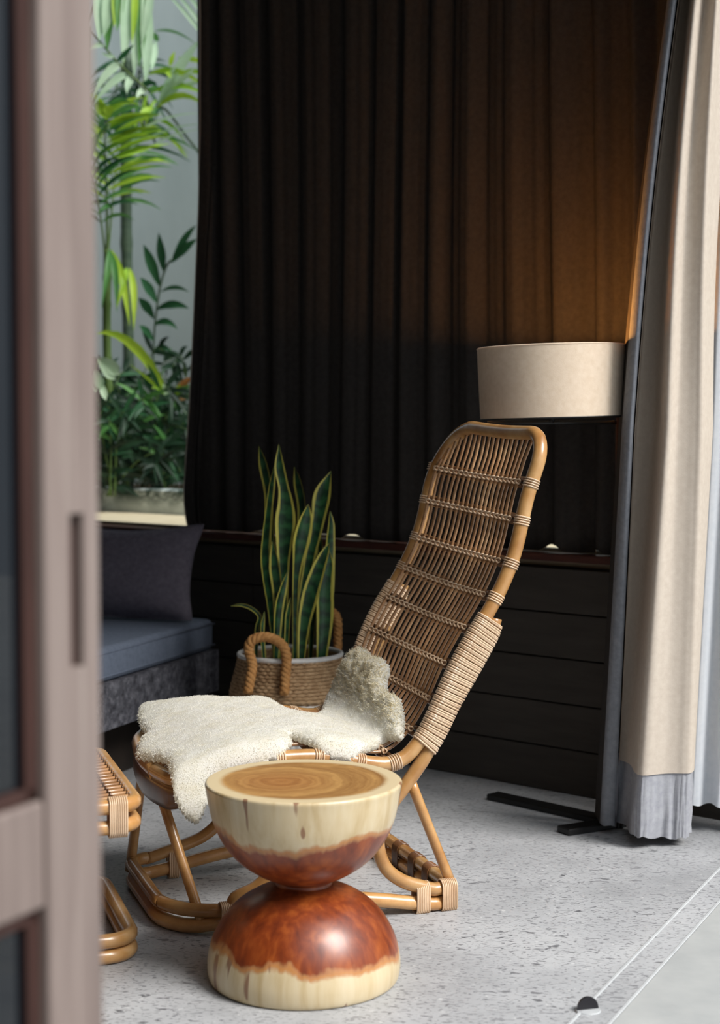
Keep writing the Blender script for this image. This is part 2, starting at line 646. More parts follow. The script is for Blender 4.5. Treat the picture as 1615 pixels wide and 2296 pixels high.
def leafmat(name, c1, c2, trans=0.35, rough=0.5):
    m = Mat(name, rough, 0.4)
    info = m.n('ShaderNodeObjectInfo')
    v = m.coord('Object')
    f = m.math('ADD', m.math('MULTIPLY', m.noise(v, 6, 3), 0.7), m.math('MULTIPLY', info.outputs['Random'], 0.3))
    c = m.ramp(f, [(0.3, srgb(*c1)), (0.7, srgb(*c2))])
    m.color(c)
    tr = m.n('ShaderNodeBsdfTranslucent')
    m.l(c, tr.inputs[0])
    mx = m.n('ShaderNodeMixShader')
    mx.inputs[0].default_value = trans
    m.l(m.b.outputs[0], mx.inputs[1])
    m.l(tr.outputs[0], mx.inputs[2])
    m.l(mx.outputs[0], m.t.nodes['Material Output'].inputs[0])
    return m.m
M['leaf_lime'] = leafmat('lime_frond', (128, 176, 40), (190, 218, 70))
M['leaf_green'] = leafmat('green_frond', (64, 120, 56), (106, 160, 84))
M['leaf_dark'] = leafmat('dark_frond', (30, 76, 46), (54, 106, 66))
M['leaf_deep'] = leafmat('deep_green_leaf', (20, 44, 30), (40, 74, 48))  # darkest of the leaf greens
M['leaf_pale'] = leafmat('pale_frond', (164, 196, 160), (200, 222, 190))
M['leaf_orange'] = leafmat('orange_leaf', (176, 106, 56), (204, 146, 90))
M['cane_green'] = simple('green_cane', (58, 76, 62), (82, 98, 78), 6, 0.55, 0.3, 0.1, (1, 1, 5))
M['cane_olive'] = simple('olive_cane', (60, 84, 40), (98, 120, 62), 6, 0.55, 0.3)

# ------------------------------------------------------------------ plan of the place
T1, T2 = fl(1371, 2296), fl(1615, 2024)               # outer edge of the sliding-door track
TR = (T2 - T1).normalized()                            # along the track, away from the camera
TO = Vector((TR.y, -TR.x, 0))                          # outward, towards the daylight
S1, S2 = fl(463, 1193, 0.791), fl(1354, 1249, 0.791)   # front edge of the window sill
S1.z = S2.z = 0
WD = (S1 - S2).normalized()                            # along the window wall, to the left
WN = Vector((-WD.y, WD.x, 0))
if WN.y < 0:
    WN = -WN                                           # through the wall, to the garden
def wallp(a, off=0.0, z=0.0):
    """a metres left of the right end of the sill, off metres behind its front edge."""
    p = S2 + WD * a + WN * off
    return Vector((p.x, p.y, z))
def wall_a(px, off, z=0.8):
    p = onplane(px, 960, wallp(0, off), WN)
    return (p - wallp(0, off)).dot(WD)

# intersection of the track line and the window wall
den = WD.x * TR.y - WD.y * TR.x
w_ = T1 - S2
a_c = (w_.x * TR.y - w_.y * TR.x) / den
CORNER = S2 + WD * a_c
ZC = 3.25
Z_HEAD = 2.72

# floor slab indoors and the paving outdoors, split at the track
bl = CORNER + WD * 5.2 + WN * 0.03
fl2 = bl - TR * 7.0
tf = CORNER - TR * 6.6
mb = MB()
cr_ = CORNER + WN * 0.03
ins = [cr_ - TO * 0.26, bl - TO * 0.0, fl2, tf - TO * 0.26]
gx = MB()
gx.box(Vector((-7, -4, -0.2)), (14, 0, 0), (0, 13, 0), (0, 0, 0.2))
structure(part('floor', gx, M['floor'], smooth=False), 'grey polished concrete floor flecked with dark aggregate')

strip_w = 0.072
def trackp(t, off, z=0.0):
    p = T1 + TR * t + TO * off
    return Vector((p.x, p.y, z))
trk = MB()
trk.rbox(trackp(-5, -strip_w, -0.01), TR * 6.6, TO * strip_w, Vector((0, 0, 0.0125)), 0.001)
t_o = structure(part('trim_1', trk, M['floor'], smooth=False, origin=trackp(0, 0)), 'pale concrete strip holding the sliding door track')
for off in (-strip_w - 0.006, -0.006):
    r_ = MB()
    r_.rbox(trackp(-5, off, -0.01), TR * 6.6, TO * 0.008, Vector((0, 0, 0.0145)), 0.0015)
    part('track_rail', r_, M['track_rail'], t_o, smooth=False)
out = MB()
out.box(trackp(-7, 0.004, -0.02), TR * 14, TO * 9, Vector((0, 0, 0.0235)))
structure(part('trim_2', out, M['deck'], smooth=False, origin=trackp(0, 1)), 'smooth pale paving outside the sliding door track')

# window wall: boards below the sill, piers and head around the opening
A_L, A_R = 4.6, -0.02          # window opening along the wall
wl = MB()
wl.box(wallp(5.4, 0.048), -WD * (5.4 - a_c + 0.0), WN * 0.16, Vector((0, 0, 0.745)))
wall_b = structure(part('wall_back', wl, M['wall_dark'], smooth=False, origin=wallp(2, 0.048)), 'dark boarded wall under the window sill')
nb, bh = 5, 0.151
for k in range(nb):
    a0 = 5.2
    for L in (1.7, 1.9, 1.62):
        b = MB()
        a1 = max(a0 - L, a_c + 0.02)
        b.rbox(wallp(a0 - 0.002, 0.030 + random.uniform(-.001, .001), 0.0 + k * bh * 0.985 + 0.002), -WD * (a0 - a1 - 0.004), WN * 0.03, Vector((0, 0, bh * 0.985 - 0.005)), 0.002)
        part('plank', b, M['wall_dark'], wall_b, smooth=False)
        a0 = a1
pr = MB()
pr.box(wallp(A_R, 0.115, 0.74), -WD * (A_R - a_c), WN * 0.09, Vector((0, 0, ZC - 0.74)))
structure(part('wall_back_right', pr, M['plaster'], smooth=False, origin=wallp(A_R, 0.05)))
pl_ = MB()
pl_.box(wallp(5.4, 0.03, 0.74), -WD * (5.4 - A_L), WN * 0.17, Vector((0, 0, ZC - 0.74)))
structure(part('wall_back_left', pl_, M['plaster'], smooth=False, origin=wallp(5, 0.05)))
hd = MB()
hd.box(wallp(A_L, 0.03, 3.12), -WD * (A_L - A_R), WN * 0.17, Vector((0, 0, ZC - 3.12)))
structure(part('wall_back_head', hd, M['plaster'], smooth=False, origin=wallp(2, 0.05)))

sl = MB()
sl.rbox(wallp(5.3, 0.0, 0.766), -WD * (5.3 - a_c - 0.06), WN * 0.075, Vector((0, 0, 0.025)), 0.003)
structure(part('trim_3', sl, M['sill_wood'], smooth=False, origin=wallp(1, 0)), 'dark red wooden sill under the curtained window')
lg = MB()
lg.rbox(wallp(5.4, 0.076, 0.70), -WD * (5.4 - a_c + 2.0), WN * 0.722, Vector((0, 0, 0.087)), 0.004)
structure(part('trim_4', lg, M['ledge'], smooth=False, origin=wallp(1, 0.5)), 'pale stone ledge outside the window')
kb = MB()
kb.rbox(wallp(5.4, 0.80, 0.70), -WD * (5.4 - a_c + 2.0), WN * 0.10, Vector((0, 0, 0.206)), 0.008)
structure(part('trim_5', kb, M['kerb'], smooth=False, origin=wallp(2, 0.8, 0.79)), 'moss stained concrete kerb of the garden bed')
so = MB()
nx, ny = 60, 12
SV, SF = [], []
for i in range(nx + 1):
    for j in range(ny + 1):
        p = wallp(5.4 - (5.4 - a_c + 2.0) * i / nx, 0.89 + 1.15 * j / ny)
        p.z = 0.865 + 0.02 * noise.noise(p * 5)
        SV.append(p)
for i in range(nx):
    for j in range(ny):
        a = i * (ny + 1) + j
        SF.append((a, a + ny + 1, a + ny + 2, a + 1))
so.add(SV, SF)
structure(part('trim_6', so, M['soil'], origin=wallp(2, 1.4, 0.86)), 'dark soil of the garden bed behind the kerb')
gw = MB()
gw.box(wallp(6.4, 2.02, 0), -WD * (6.4 - a_c + 3.0), WN * 0.2, Vector((0, 0, 3.95)))
structure(part('wall_garden', gw, M['garden_wall'], smooth=False, origin=wallp(2, 2.02)), 'grey concrete wall behind the garden plants')

# window: frame with mullions and clear panes
wf = MB()
wo = 0.105
wf.box(wallp(A_L, wo, 0.787), -WD * (A_L - A_R), WN * 0.035, Vector((0, 0, 0.012)))
wf.box(wallp(A_L, wo, 3.07), -WD * (A_L - A_R), WN * 0.045, Vector((0, 0, 0.05)))
mulls = [A_L, 3.35, wall_a(452, wo + 0.02) - 0.01, 0.95, A_R + 0.045]
for a in mulls:
    wf.box(wallp(a, wo, 0.791), -WD * 0.045, WN * 0.045, Vector((0, 0, 2.30)))
win = structure(part('window_1', wf, M['frame_dark'], smooth=False, origin=wallp(2, wo, 0.79)), 'dark framed window to the garden behind the curtain')
for a, b_ in zip(mulls[:-1], mulls[1:]):
    g = MB()
    g.box(wallp(a - 0.045, wo + 0.018, 0.799), -WD * (a - 0.045 - b_), WN * 0.006, Vector((0, 0, 2.272)))
    part('pane', g, M['glass'], win, smooth=False)

es = MB()  # added white strip: the daylit line at the curtain edge, put into colour
es.box(wallp(wall_a(453.5, 0.09), 0.085, 0.80), -WD * 0.03, WN * 0.018, Vector((0, 0, 2.28)))
o = part('lit_edge_strip', es, M['sheer'], win, smooth=False)
o['label'] = 'thin strip coloured white for the daylit line beside the curtain edge'

# side walls, ceiling, roof edge
wv = MB()
wv.box(bl, fl2 - bl, -TO * 0.15, Vector((0, 0, ZC)))
structure(part('wall_left', wv, M['plaster'], smooth=False, origin=bl))
wv = MB()
wv.box(fl2, tf - fl2, -TR * 0.15, Vector((0, 0, ZC)))
structure(part('wall_front', wv, M['plaster'], smooth=False, origin=fl2))
pj = MB()  # unseen corner pier, added to stop sun slipping in past the curtains
pj.box(CORNER - TO * 0.10, -TR * 0.05, TO * 0.12, Vector((0, 0, ZC)))
structure(part('wall_sun_block', pj, M['plaster'], smooth=False, origin=CORNER))
hw = MB()
hw.box(tf - TO * 0.12, CORNER - tf + TR * 0.1, TO * 0.15, Vector((0, 0, ZC - Z_HEAD)))
for p in range(len(hw.v)):
    hw.v[p].z += Z_HEAD
structure(part('wall_right', hw, M['plaster'], smooth=False, origin=tf), 'wall strip above the open sliding doors')
pw = MB()  # unseen wall, added to cut the sky light from behind the camera
pw.box(tf + TO * 0.04 - TR * 0.3, TO * 4.5, -TR * 0.2, Vector((0, 0, 4.2)))
structure(part('wall_sky_block', pw, M['plaster'], smooth=False, origin=tf), 'unseen grey wall added to block sky light from behind the camera')
ce = MB()
c1 = CORNER + WN * 0.25 + TO * 0.05
ce.add([p + Vector((0, 0, z)) for z in (ZC, ZC + 0.15) for p in (c1, bl + WN * 0.25 - TO * 0.2, fl2 - TR * 0.2 - TO * 0.2, tf - TR * 0.2 + TO * 0.05)],
       [(0, 1, 2, 3), (7, 6, 5, 4), (0, 4, 5, 1), (1, 5, 6, 2), (2, 6, 7, 3), (3, 7, 4, 0)])
structure(part('ceiling', ce, M['ceiling'], smooth=False, origin=c1))

# ------------------------------------------------------------------ sliding door panel in the left foreground
pd = onplane(221, 1000, trackp(0, -0.02), TO)
td = (pd - T1).dot(TR)
pe = onplane(99, 1000, trackp(0, -0.02), TO)
te = (pe - T1).dot(TR)
DO, DT = -0.02, 0.045                                   # outer face offset, panel thickness
Z0, Z1 = 0.012, Z_HEAD - 0.005
door = structure(thing('door_1', trackp(td, DO), 'blurred weathered timber sliding glass door at the left edge', 'door'))
def dbox(mb, t0, t1, z0, z1, o0=DO, th=DT, r=0.003, mi=0):
    mb.rbox(trackp(t0, o0 - th, z0), TR * (t1 - t0), TO * th, Vector((0, 0, z1 - z0)), r, mi)
# stile with a finger pull cut into its face
hz0 = onplane(172, 1498, trackp(0, DO), TO).z
hz1 = onplane(172, 1152, trackp(0, DO), TO).z
ta = (onplane(160, 1300, trackp(0, DO), TO) - T1).dot(TR)
tb = (onplane(190, 1300, trackp(0, DO), TO) - T1).dot(TR)
st = MB()
dbox(st, te, td, Z0, Z1, DO - 0.016, DT - 0.016, 0.001)
dbox(st, te, ta, Z0, Z1, DO, 0.017, 0.002)
dbox(st, tb, td, Z0, Z1, DO, 0.017, 0.002)
dbox(st, ta - 0.001, tb + 0.001, Z0, hz0, DO - 0.0003, 0.016, 0.0005)
dbox(st, ta - 0.001, tb + 0.001, hz1, Z1, DO - 0.0003, 0.016, 0.0005)
part('stile', st, M['teak'], door, smooth=False)
fp = MB()
dbox(fp, ta + 0.0005, tb - 0.0005, hz0 + 0.0005, hz1 - 0.0005, DO - 0.0125, 0.003, 0.0005)
o = part('finger_pull', fp, M['teak_dark'], door, smooth=False)
o['label'] = 'dark recessed finger pull'
tL = te - 1.15
st2 = MB()
dbox(st2, tL - 0.09, tL, Z0, Z1)
part('stile', st2, M['teak'], door, smooth=False)
zr0 = onplane(125, 2030, trackp(0, DO), TO).z
zr1 = onplane(122, 1792, trackp(0, DO), TO).z
for nm, z0, z1 in (('middle_rail', zr0, zr1), ('bottom_rail', Z0, Z0 + 0.14), ('top_rail', Z1 - 0.11, Z1)):
    b = MB()
    dbox(b, tL, te, z0, z1, DO - 0.004, DT - 0.008)
    part(nm, b, M['teak'], door, smooth=False)
for z0, z1 in ((Z0 + 0.14, zr0), (zr1, Z1 - 0.11)):
    g = MB()
    dbox(g, tL, te, z0, z1, DO - 0.020, 0.006, 0.0005)
    pn = part('pane', g, M['tint_glass'], door, smooth=False)
    bd = MB()
    for (u0, u1, w0, w1) in ((te - 0.018, te, z0, z1), (tL, tL + 0.018, z0, z1), (tL, te, z0, z0 + 0.014), (tL, te, z1 - 0.014, z1)):
        dbox(bd, u0, u1, w0, w1, DO - 0.012, 0.008, 0.001)
    part('glazing_bead', bd, M['teak_dark'], door, smooth=False)

nw = MB()  # unseen wall, added to keep sun and fill out of the left interior
nw.box(trackp(tL - 0.06, DO - 0.07), tf - trackp(tL - 0.06, DO - 0.07) + TO * (DO - 0.07) , TO * 0.14, Vector((0, 0, ZC)))
structure(part('wall_fill_block', nw, M['plaster'], smooth=False, origin=tf))
# ------------------------------------------------------------------ curtains
def sheet(name, cols, zs, fn, mat, parent=None, origin=None, thick=None, mats=None, smooth=True, mif=None):
    """grid fn(i, j) -> point, i over cols, j over zs."""
    mb = MB()
    V = [fn(i, j) for i in range(cols) for j in range(zs)]
    F, MI = [], []
    for i in range(cols - 1):
        for j in range(zs - 1):
            a = i * zs + j
            F.append((a, a + zs, a + zs + 1, a + 1))
            MI.append(mif(i, j) if mif else 0)
    mb.v, mb.f, mb.m = V, F, MI
    o = part(name, mb, mat, parent, smooth, origin)
    return o

# charcoal curtain across the garden window
OFF = 0.050
edge_px = [(0, 459), (300, 457), (480, 452), (640, 444), (800, 436), (930, 428), (1040, 420), (1110, 416), (1150, 418), (1195, 427)]
ZT = 3.0
def left_a(z):
    # where the loose left edge hangs at height z
    py = None
    lo, hi = -400.0, 1230.0
    for _ in range(24):
        mid = (lo + hi) / 2
        if onplane(440, mid, wallp(0, OFF), WN).z > z:
            lo = mid
        else:
            hi = mid
    py = (lo + hi) / 2
    return wall_a(interp(py, [e[0] for e in edge_px], [e[1] for e in edge_px]), OFF)
cur_org = wallp(0.8, OFF, 0.8)
NI, NJ = 420, 46
a_left0 = left_a(2.0)
a_end = a_c + 0.10
ZS = [0.795 + (ZT - 0.795) * (k / (NJ - 1)) for k in range(NJ)]
LA = [left_a(z) for z in ZS]
ph = [random.uniform(0, 6.28) for _ in range(6)]
lifts = [(wall_a(598, OFF), 0.070, 0.012), (wall_a(685, OFF), 0.030, 0.018), (wall_a(722, OFF), 0.030, 0.012), (wall_a(791, OFF), 0.036, 0.017),
         (wall_a(1242, OFF), 0.044, 0.022), (wall_a(1346, OFF), 0.02, 0.014)]
def fold(a, z):
    w = 0.35 + 0.65 * min(1, max(0, (z - 0.7) / 1.6))
    s = 0.023 * math.sin(a * 41 + ph[0] + 1.5 * math.sin(a * 7 + 0.5) + 0.25 * math.sin(z * 1.1 + a * 3)) + 0.007 * math.sin(a * 83 + ph[1] + 2.0 * math.sin(a * 5 + 1)) + 0.006 * math.sin(a * 21 + ph[2])
    s2 = 0.0022 * math.sin(a * 170 + ph[3] + math.sin(z * 0.9))
    soft = 0.5 + 0.5 * math.sin(a * 3.1 + ph[4])
    return (s + s2) * (0.72 + 0.35 * soft) * float(np.interp(a, [0.0, 0.5, 1.2], [1.0, 0.75, 0.38]))
def back_curtain(i, j, side=0):
    z = ZS[j]
    t = i / (NI - 1)
    a = LA[j] + (a_end - LA[j]) * t
    d = fold(a + 0.015 * math.sin(z * 1.3 + a * 4), z)
    e = min(1.0, t / 0.02)
    d = d * e - 0.010 * (1 - e)
    # turned-back edge: a crease a little in from the loose edge
    k = abs(a - (LA[j] - 0.062))
    d -= 0.010 * math.exp(-(k / 0.006) ** 2) * (1.0 if z < 2.1 else max(0, 1 - (z - 2.1) / .4))
    zz = z
    if j == 0 or j == 1:
        lf = sum(h * math.exp(-((a - c) / w) ** 4) for c, w, h in lifts)
        zz = z + lf * (1.0 if j == 0 else 0.4)
    return wallp(a, OFF + d + side * 0.006, zz)
cur = thing('window_curtain', cur_org, 'dark charcoal pleated curtain drawn across the garden window behind the lamp', 'curtain')
sheet('face_cloth', NI, NJ, lambda i, j: back_curtain(i, j), M['curtain_face'], cur)
sheet('lining', NI, NJ, lambda i, j: back_curtain(i, j, 1), M['lining'], cur)
eb = MB()
eb.tube([back_curtain(0, j) + WN * 0.002 + WD * 0.002 for j in range(NJ)], 0.0035, 6)
o = part('lining_edge', eb, M['lining'], cur)
o['label'] = 'pale lining showing along the loose edge'
sb = MB()
sb.tube([back_curtain(0, j) - WD * (0.062) - WN * 0.012 for j in range(0, NJ - 14)], 0.0018, 6)
part('edge_seam', sb, M['curtain_face'], cur)

# gathered lined curtain at the right, by the open side
# columns: plan points given where the hem, eye level and the top of the frame show them
cp = [  # hem px, mid px, top px, depth hem, depth mid, depth top
    (1340, 1386, 1483, 4.66, 4.62, 4.62),
    (1352, 1394, 1489, 4.575, 4.50, 4.48),
    (1370, 1406, 1499, 4.555, 4.455, 4.44),
    (1386, 1420, 1511, 4.56, 4.46, 4.45),
    (1388, 1424, 1513, 4.60, 4.59, 4.59),
    (1412, 1468, 1536, 4.54, 4.54, 4.54),
    (1424, 1484, 1545, 4.425, 4.425, 4.425),
    (1434, 1493, 1550, 4.395, 4.395, 4.395),
    (1448, 1501, 1556, 4.390, 4.392, 4.40),
    (1470, 1508, 1562, 4.402, 4.406, 4.425),
    (1496, 1518, 1569, 4.416, 4.416, 4.448),
    (1520, 1538, 1580, 4.420, 4.414, 4.436),
    (1538, 1558, 1590, 4.418, 4.408, 4.41),
    (1550, 1572, 1597, 4.424, 4.405, 4.395),
    (1556, 1580, 1602, 4.445, 4.43, 4.42),
    (1557, 1588, 1608, 4.475, 4.465, 4.46),
    (1555, 1595, 1618, 4.505, 4.495, 4.49),
    (1550, 1592, 1632, 4.535, 4.525, 4.51),
    (1543, 1584, 1640, 4.56, 4.55, 4.53),
]
def col_at(k, z):
    h = cp[k]
    zs = [0.03, 1.20, 2.44, 2.70]
    f = [h[0], h[1], h[2], h[2] + (h[2] - h[1]) * 0.1]
    # ease: the swag leans over towards the top
    px = interp(z, zs, f)
    px += -10 * math.sin(math.pi * min(1, max(0, (z - 1.2) / 1.24))) if z > 1.2 else 0
    dp = interp(z, zs, [h[3], h[4], h[5], h[5]])
    x = (px - 807.5) / FPX * dp
    return Vector((x, dp, z))
NZ = 44
ZR = [0.03 + (2.69 - 0.03) * (k / (NZ - 1)) for k in range(NZ)]
LEVEL = []
for z in ZR:
    pts = cr([col_at(k, z) for k in range(len(cp))], 6)
    LEVEL.append(pts)
NCOL = len(LEVEL[0])
gc_org = fl(1460, 1900)
gcur = thing('gathered_curtain', gc_org, 'cream lined curtain gathered at the right, grey hem just above the floor', 'curtain')
def hem_drop(i):
    return 0.003 * math.sin(i * 0.55) + 0.006 * math.sin(i * 0.13 + 2.2)
def gsheet(name, i0, i1, z0, z1, mat, lift=0.0, bulge=0.0, crumple=0.0):
    rows = [z for z in ZR if z0 < z < z1]
    rows = [z0] + rows + [z1]
    mb = MB()
    grid = []
    for z in rows:
        kf = (z - ZR[0]) / (ZR[-1] - ZR[0]) * (NZ - 1)
        k0 = max(0, min(NZ - 2, int(kf)))
        fr = kf - k0
        pts = [LEVEL[k0][i].lerp(LEVEL[k0 + 1][i], fr) for i in range(NCOL)]
        row = []
        for i in range(i0, i1 + 1):
            p = pts[i].copy()
            q0, q1 = pts[max(0, i - 1)], pts[min(NCOL - 1, i + 1)]
            t = (q1 - q0)
            nrm = Vector((t.y, -t.x, 0)).normalized()          # towards the camera side
            off = lift
            if crumple:
                ck = crumple * min(1.0, max(0.0, (0.225 - z) / 0.05))
                off += ck * noise.noise(Vector((i * 0.33, z * 14, 2.0))) + ck * 0.6 * noise.noise(Vector((i * 0.8, z * 22, 5.0)))
            p += nrm * off
            if z == z0 and z0 < 0.1:
                p.z += hem_drop(i)
            row.append(p)
        grid.append(row)
    V, F = [], []
    w = i1 - i0 + 1
    for row in grid:
        V.extend(row)
    for a in range(len(grid) - 1):
        for b in range(w - 1):
            F.append((a * w + b, a * w + b + 1, (a + 1) * w + b + 1, (a + 1) * w + b))
    mb.add(V, F)
    return part(name, mb, mat, gcur)
gsheet('face_cloth', 0, 6, 0.03, 2.69, M['curtain_face'])
o = gsheet('face_edge', 6, 18, 0.03, 2.69, M['edge_daylit'])
o['label'] = 'leading edge of the face cloth, toned paler as if daylit'
gsheet('lining', 18, NCOL - 1, 0.215, 2.69, M['lining'], 0.004)
o = gsheet('hem', 18, NCOL - 1, 0.03, 0.235, M['hem_daylit'], 0.0, 0, 0.010)
o['label'] = 'face cloth hem band below the lining, toned paler as if daylit'
gsheet('back_cloth', 18, NCOL - 1, 0.235, 2.69, M['curtain_face'], -0.002)

# white sheer behind it
NS = 150
def sheer(i, j):
    z = 0.082 + (2.70 - 0.082) * (j / 24)
    px = 1546 + (1690 - 1546) * i / (NS - 1)
    lean = interp(z, [0.08, 1.2, 2.44], [0, 38, 64])
    dp = 4.595 + 0.020 * math.sin(i * 0.105 + 2.6) + 0.002 * math.sin(i * 0.31 + 1) - 0.035 * (i / NS)
    x = (px + lean - 807.5) / FPX * dp
    if j == 0:
        z += 0.003 * math.sin(i * 0.13)
    return Vector((x, dp, z))
so_ = sheet('sheer_curtain', NS, 25, sheer, M['sheer'], origin=Vector((sheer(30, 0).x, 4.58, 0.08)))
tag(so_, 'thin white sheer curtain at the right edge behind the cream one', 'curtain')

# ------------------------------------------------------------------ daybed: stone bench, cushion, pillow
DC = onplane(490, 1386, Vector((0, 5.86, 0)), Vector((0, 1, 0)))
ZCU = DC.z
p2 = fl(238, 1453, ZCU)
E1 = (p2 - DC)
E1.z = 0
E1.normalize()                                          # towards the room along the right end
E2 = Vector((E1.y, -E1.x, 0))
if E2.x > 0:
    E2 = -E2                                            # along the bench to the left
CT = 0.118
def slab_round(mb, o, ex, ey, ez, r, seg=4):
    """cushion-like slab: rounded rectangle rings."""
    lx, ly, lz = ex.length, ey.length, ez.length
    ux, uy = ex / lx, ey / ly
    rings = []
    for k in range(seg * 2 + 2):
        if k <= seg:
            a = math.pi / 2 * k / seg
            ins, z = r * (1 - math.sin(a)), r * (1 - math.cos(a))
        else:
            a = math.pi / 2 * (k - seg - 1) / seg
            ins, z = r * (1 - math.cos(a)), lz - r + r * math.sin(a)
        rings.append((ins, z))
    V, F = [], []
    m_ = 0
    for ins, z in rings:
        ring = []
        cr0 = 0.03
        for (cx0, cy0, a0) in ((lx - ins - cr0, ly - ins - cr0, 0), (ins + cr0, ly - ins - cr0, 90), (ins + cr0, ins + cr0, 180), (lx - ins - cr0, ins + cr0, 270)):
            for q in range(5):
                an = math.radians(a0 + 90 * q / 4)
                ring.append(o + ux * (cx0 + cr0 * math.cos(an)) + uy * (cy0 + cr0 * math.sin(an)) + Vector((0, 0, z)))
        m_ = len(ring)
        V.extend(ring)
    n = len(rings)
    for i in range(n - 1):
        for k in range(m_):
            l = (k + 1) % m_
            F.append((i * m_ + k, i * m_ + l, (i + 1) * m_ + l, (i + 1) * m_ + k))
    F.append(tuple(range(m_ - 1, -1, -1)))
    F.append(tuple((n - 1) * m_ + k for k in range(m_)))
    if ux.cross(uy).z < 0:
        F = [tuple(reversed(q)) for q in F]
    mb.add(V, F)
D0 = Vector((DC.x, DC.y, 0))
BL, BD = 2.0, 0.95
bench = thing('stone_bench', D0 + E1 * BD * 0.5 + E2 * BL * 0.5, 'rough dark stone bench base under the blue grey seat cushion', 'bench')
sb = MB()
V, F = [], []
def rough_box(o, ex, ey, ez, n1, n2, n3, amp):
    mb = MB()
    def face(o, a, b, na, nb_, out):
        V = []
        for i in range(na + 1):
            for j in range(nb_ + 1):
                p = o + a * (i / na) + b * (j / nb_)
                edge = 0 if i in (0, na) or j in (0, nb_) else 1
                V.append(p + out * (edge * amp * (noise.noise(p * 26) + 0.5 * noise.noise(p * 60))))
        F = []
        for i in range(na):
            for j in range(nb_):
                k = i * (nb_ + 1) + j
                F.append((k, k + nb_ + 1, k + nb_ + 2, k + 1))
        nrm = a.cross(b)
        if nrm.dot(out) < 0:
            F = [tuple(reversed(q)) for q in F]
        mb.add(V, F)
    nx_, ny_, nz_ = ex.normalized(), ey.normalized(), ez.normalized()
    face(o, ex, ez, n1, n3, -ny_); face(o + ey, ex, ez, n1, n3, ny_)
    face(o, ey, ez, n2, n3, -nx_); face(o + ex, ey, ez, n2, n3, nx_)
    face(o, ex, ey, 4, 4, -nz_); face(o + ez, ex, ey, 4, 4, nz_)
    return mb
zb1 = ZCU - CT
zb0 = zb1 - 0.155
part('slab', rough_box(D0 + Vector((0, 0, zb0)) + E1 * 0.0, E1 * BD, E2 * BL, Vector((0, 0, zb1 - zb0)), 90, 160, 16, 0.006), M['stone'], bench)
pb = MB()
pb.box(D0 + E1 * 0.1 + E2 * 0.12, E1 * (BD - 0.22), E2 * (BL - 0.24), Vector((0, 0, zb0)))
o = part('plinth', pb, M['frame_dark'], bench, smooth=False)
cu = MB()
slab_round(cu, D0 + E1 * 0.01 + E2 * 0.01 + Vector((0, 0, zb1)), E1 * (BD - 0.02), E2 * (BL - 0.02), Vector((0, 0, CT)), 0.022)
cush = thing('seat_cushion', D0 + E1 * BD * 0.5 + E2 * 0.5 + Vector((0, 0, zb1)), 'long blue grey canvas seat cushion lying on the stone bench', 'cushion')
o = part('cover', cu, M['cushion'], cush)
with_auto(o, 40)
for zz_ in (zb1 + 0.020, ZCU - 0.020):
    pp = MB()
    q = [D0 + E1 * 0.012 + E2 * 0.03, D0 + E1 * (BD - 0.03) + E2 * 0.012, D0 + E1 * (BD - 0.012) + E2 * (BL - 0.05)]
    pp.tube([Vector((p.x, p.y, zz_)) for p in (q[0] - E2 * 0.0185, q[1] - E2 * 0.0005, D0 + E1 * (BD - 0.010) + E2 * 0.03, q[2])], 0.004, 6)
    part('piping', pp, M['cushion'], cush)
# pillow leaning on the window wall
PC = at(455, 1178, 5.80)
pill_h, pill_w, pill_t = 0.36, 0.62, 0.15
upv = (Vector((0, 0, 1)) * math.cos(0.30) - E1 * math.sin(0.30)).normalized()
nrm = E2.cross(upv).normalized()
if nrm.y > 0:
    nrm = -nrm
p_top = Vector((PC.x, PC.y, 0))
pc0 = Vector((PC.x, PC.y, ZCU + 0.012)) + E1 * 0.10
def pillow(i, j, s):
    u, w = i / 32 * 2 - 1, j / 24 * 2 - 1
    pin = 1 - 0.10 * (1 - abs(w) ** 2) * abs(u) ** 6
    uu = u * pin
    sag = -0.032 * (1 - abs(u) ** 1.6) * (max(0, w) ** 3)
    th = pill_t * 0.5 * ((1 - abs(u) ** 2.6) * (1 - abs(w) ** 2.6)) ** 0.55
    x = pill_w * (1 - uu) / 2
    p = pc0 + E2 * (pill_w * 0.5 - uu * pill_w * 0.5) + upv * ((w + 1) / 2 * pill_h + sag) + nrm * (s * th + 0.012 * noise.noise(Vector((u * 2, w * 2, s))))
    return p
pb = MB()
for s in (1, -1):
    V = [pillow(i, j, s) for i in range(33) for j in range(25)]
    F = []
    for i in range(32):
        for j in range(24):
            a = i * 25 + j
            q = (a, a + 25, a + 26, a + 1)
            F.append(q if s > 0 else tuple(reversed(q)))
    pb.add(V, F)
plw = thing('throw_pillow', pc0 + E2 * 0.3, 'mauve grey linen pillow leaning under the window on the bench cushion', 'pillow')
part('cover', pb, M['pillow'], plw)
pp = MB()
loop = [pillow(i, 24, 0) for i in range(33)] + [pillow(32, j, 0) for j in range(23, -1, -1)] + [pillow(i, 0, 0) for i in range(31, -1, -1)] + [pillow(0, j, 0) for j in range(1, 24)]
pp.tube(loop, 0.004, 6, closed=True)
part('piping', pp, M['pillow'], plw)
#PART2

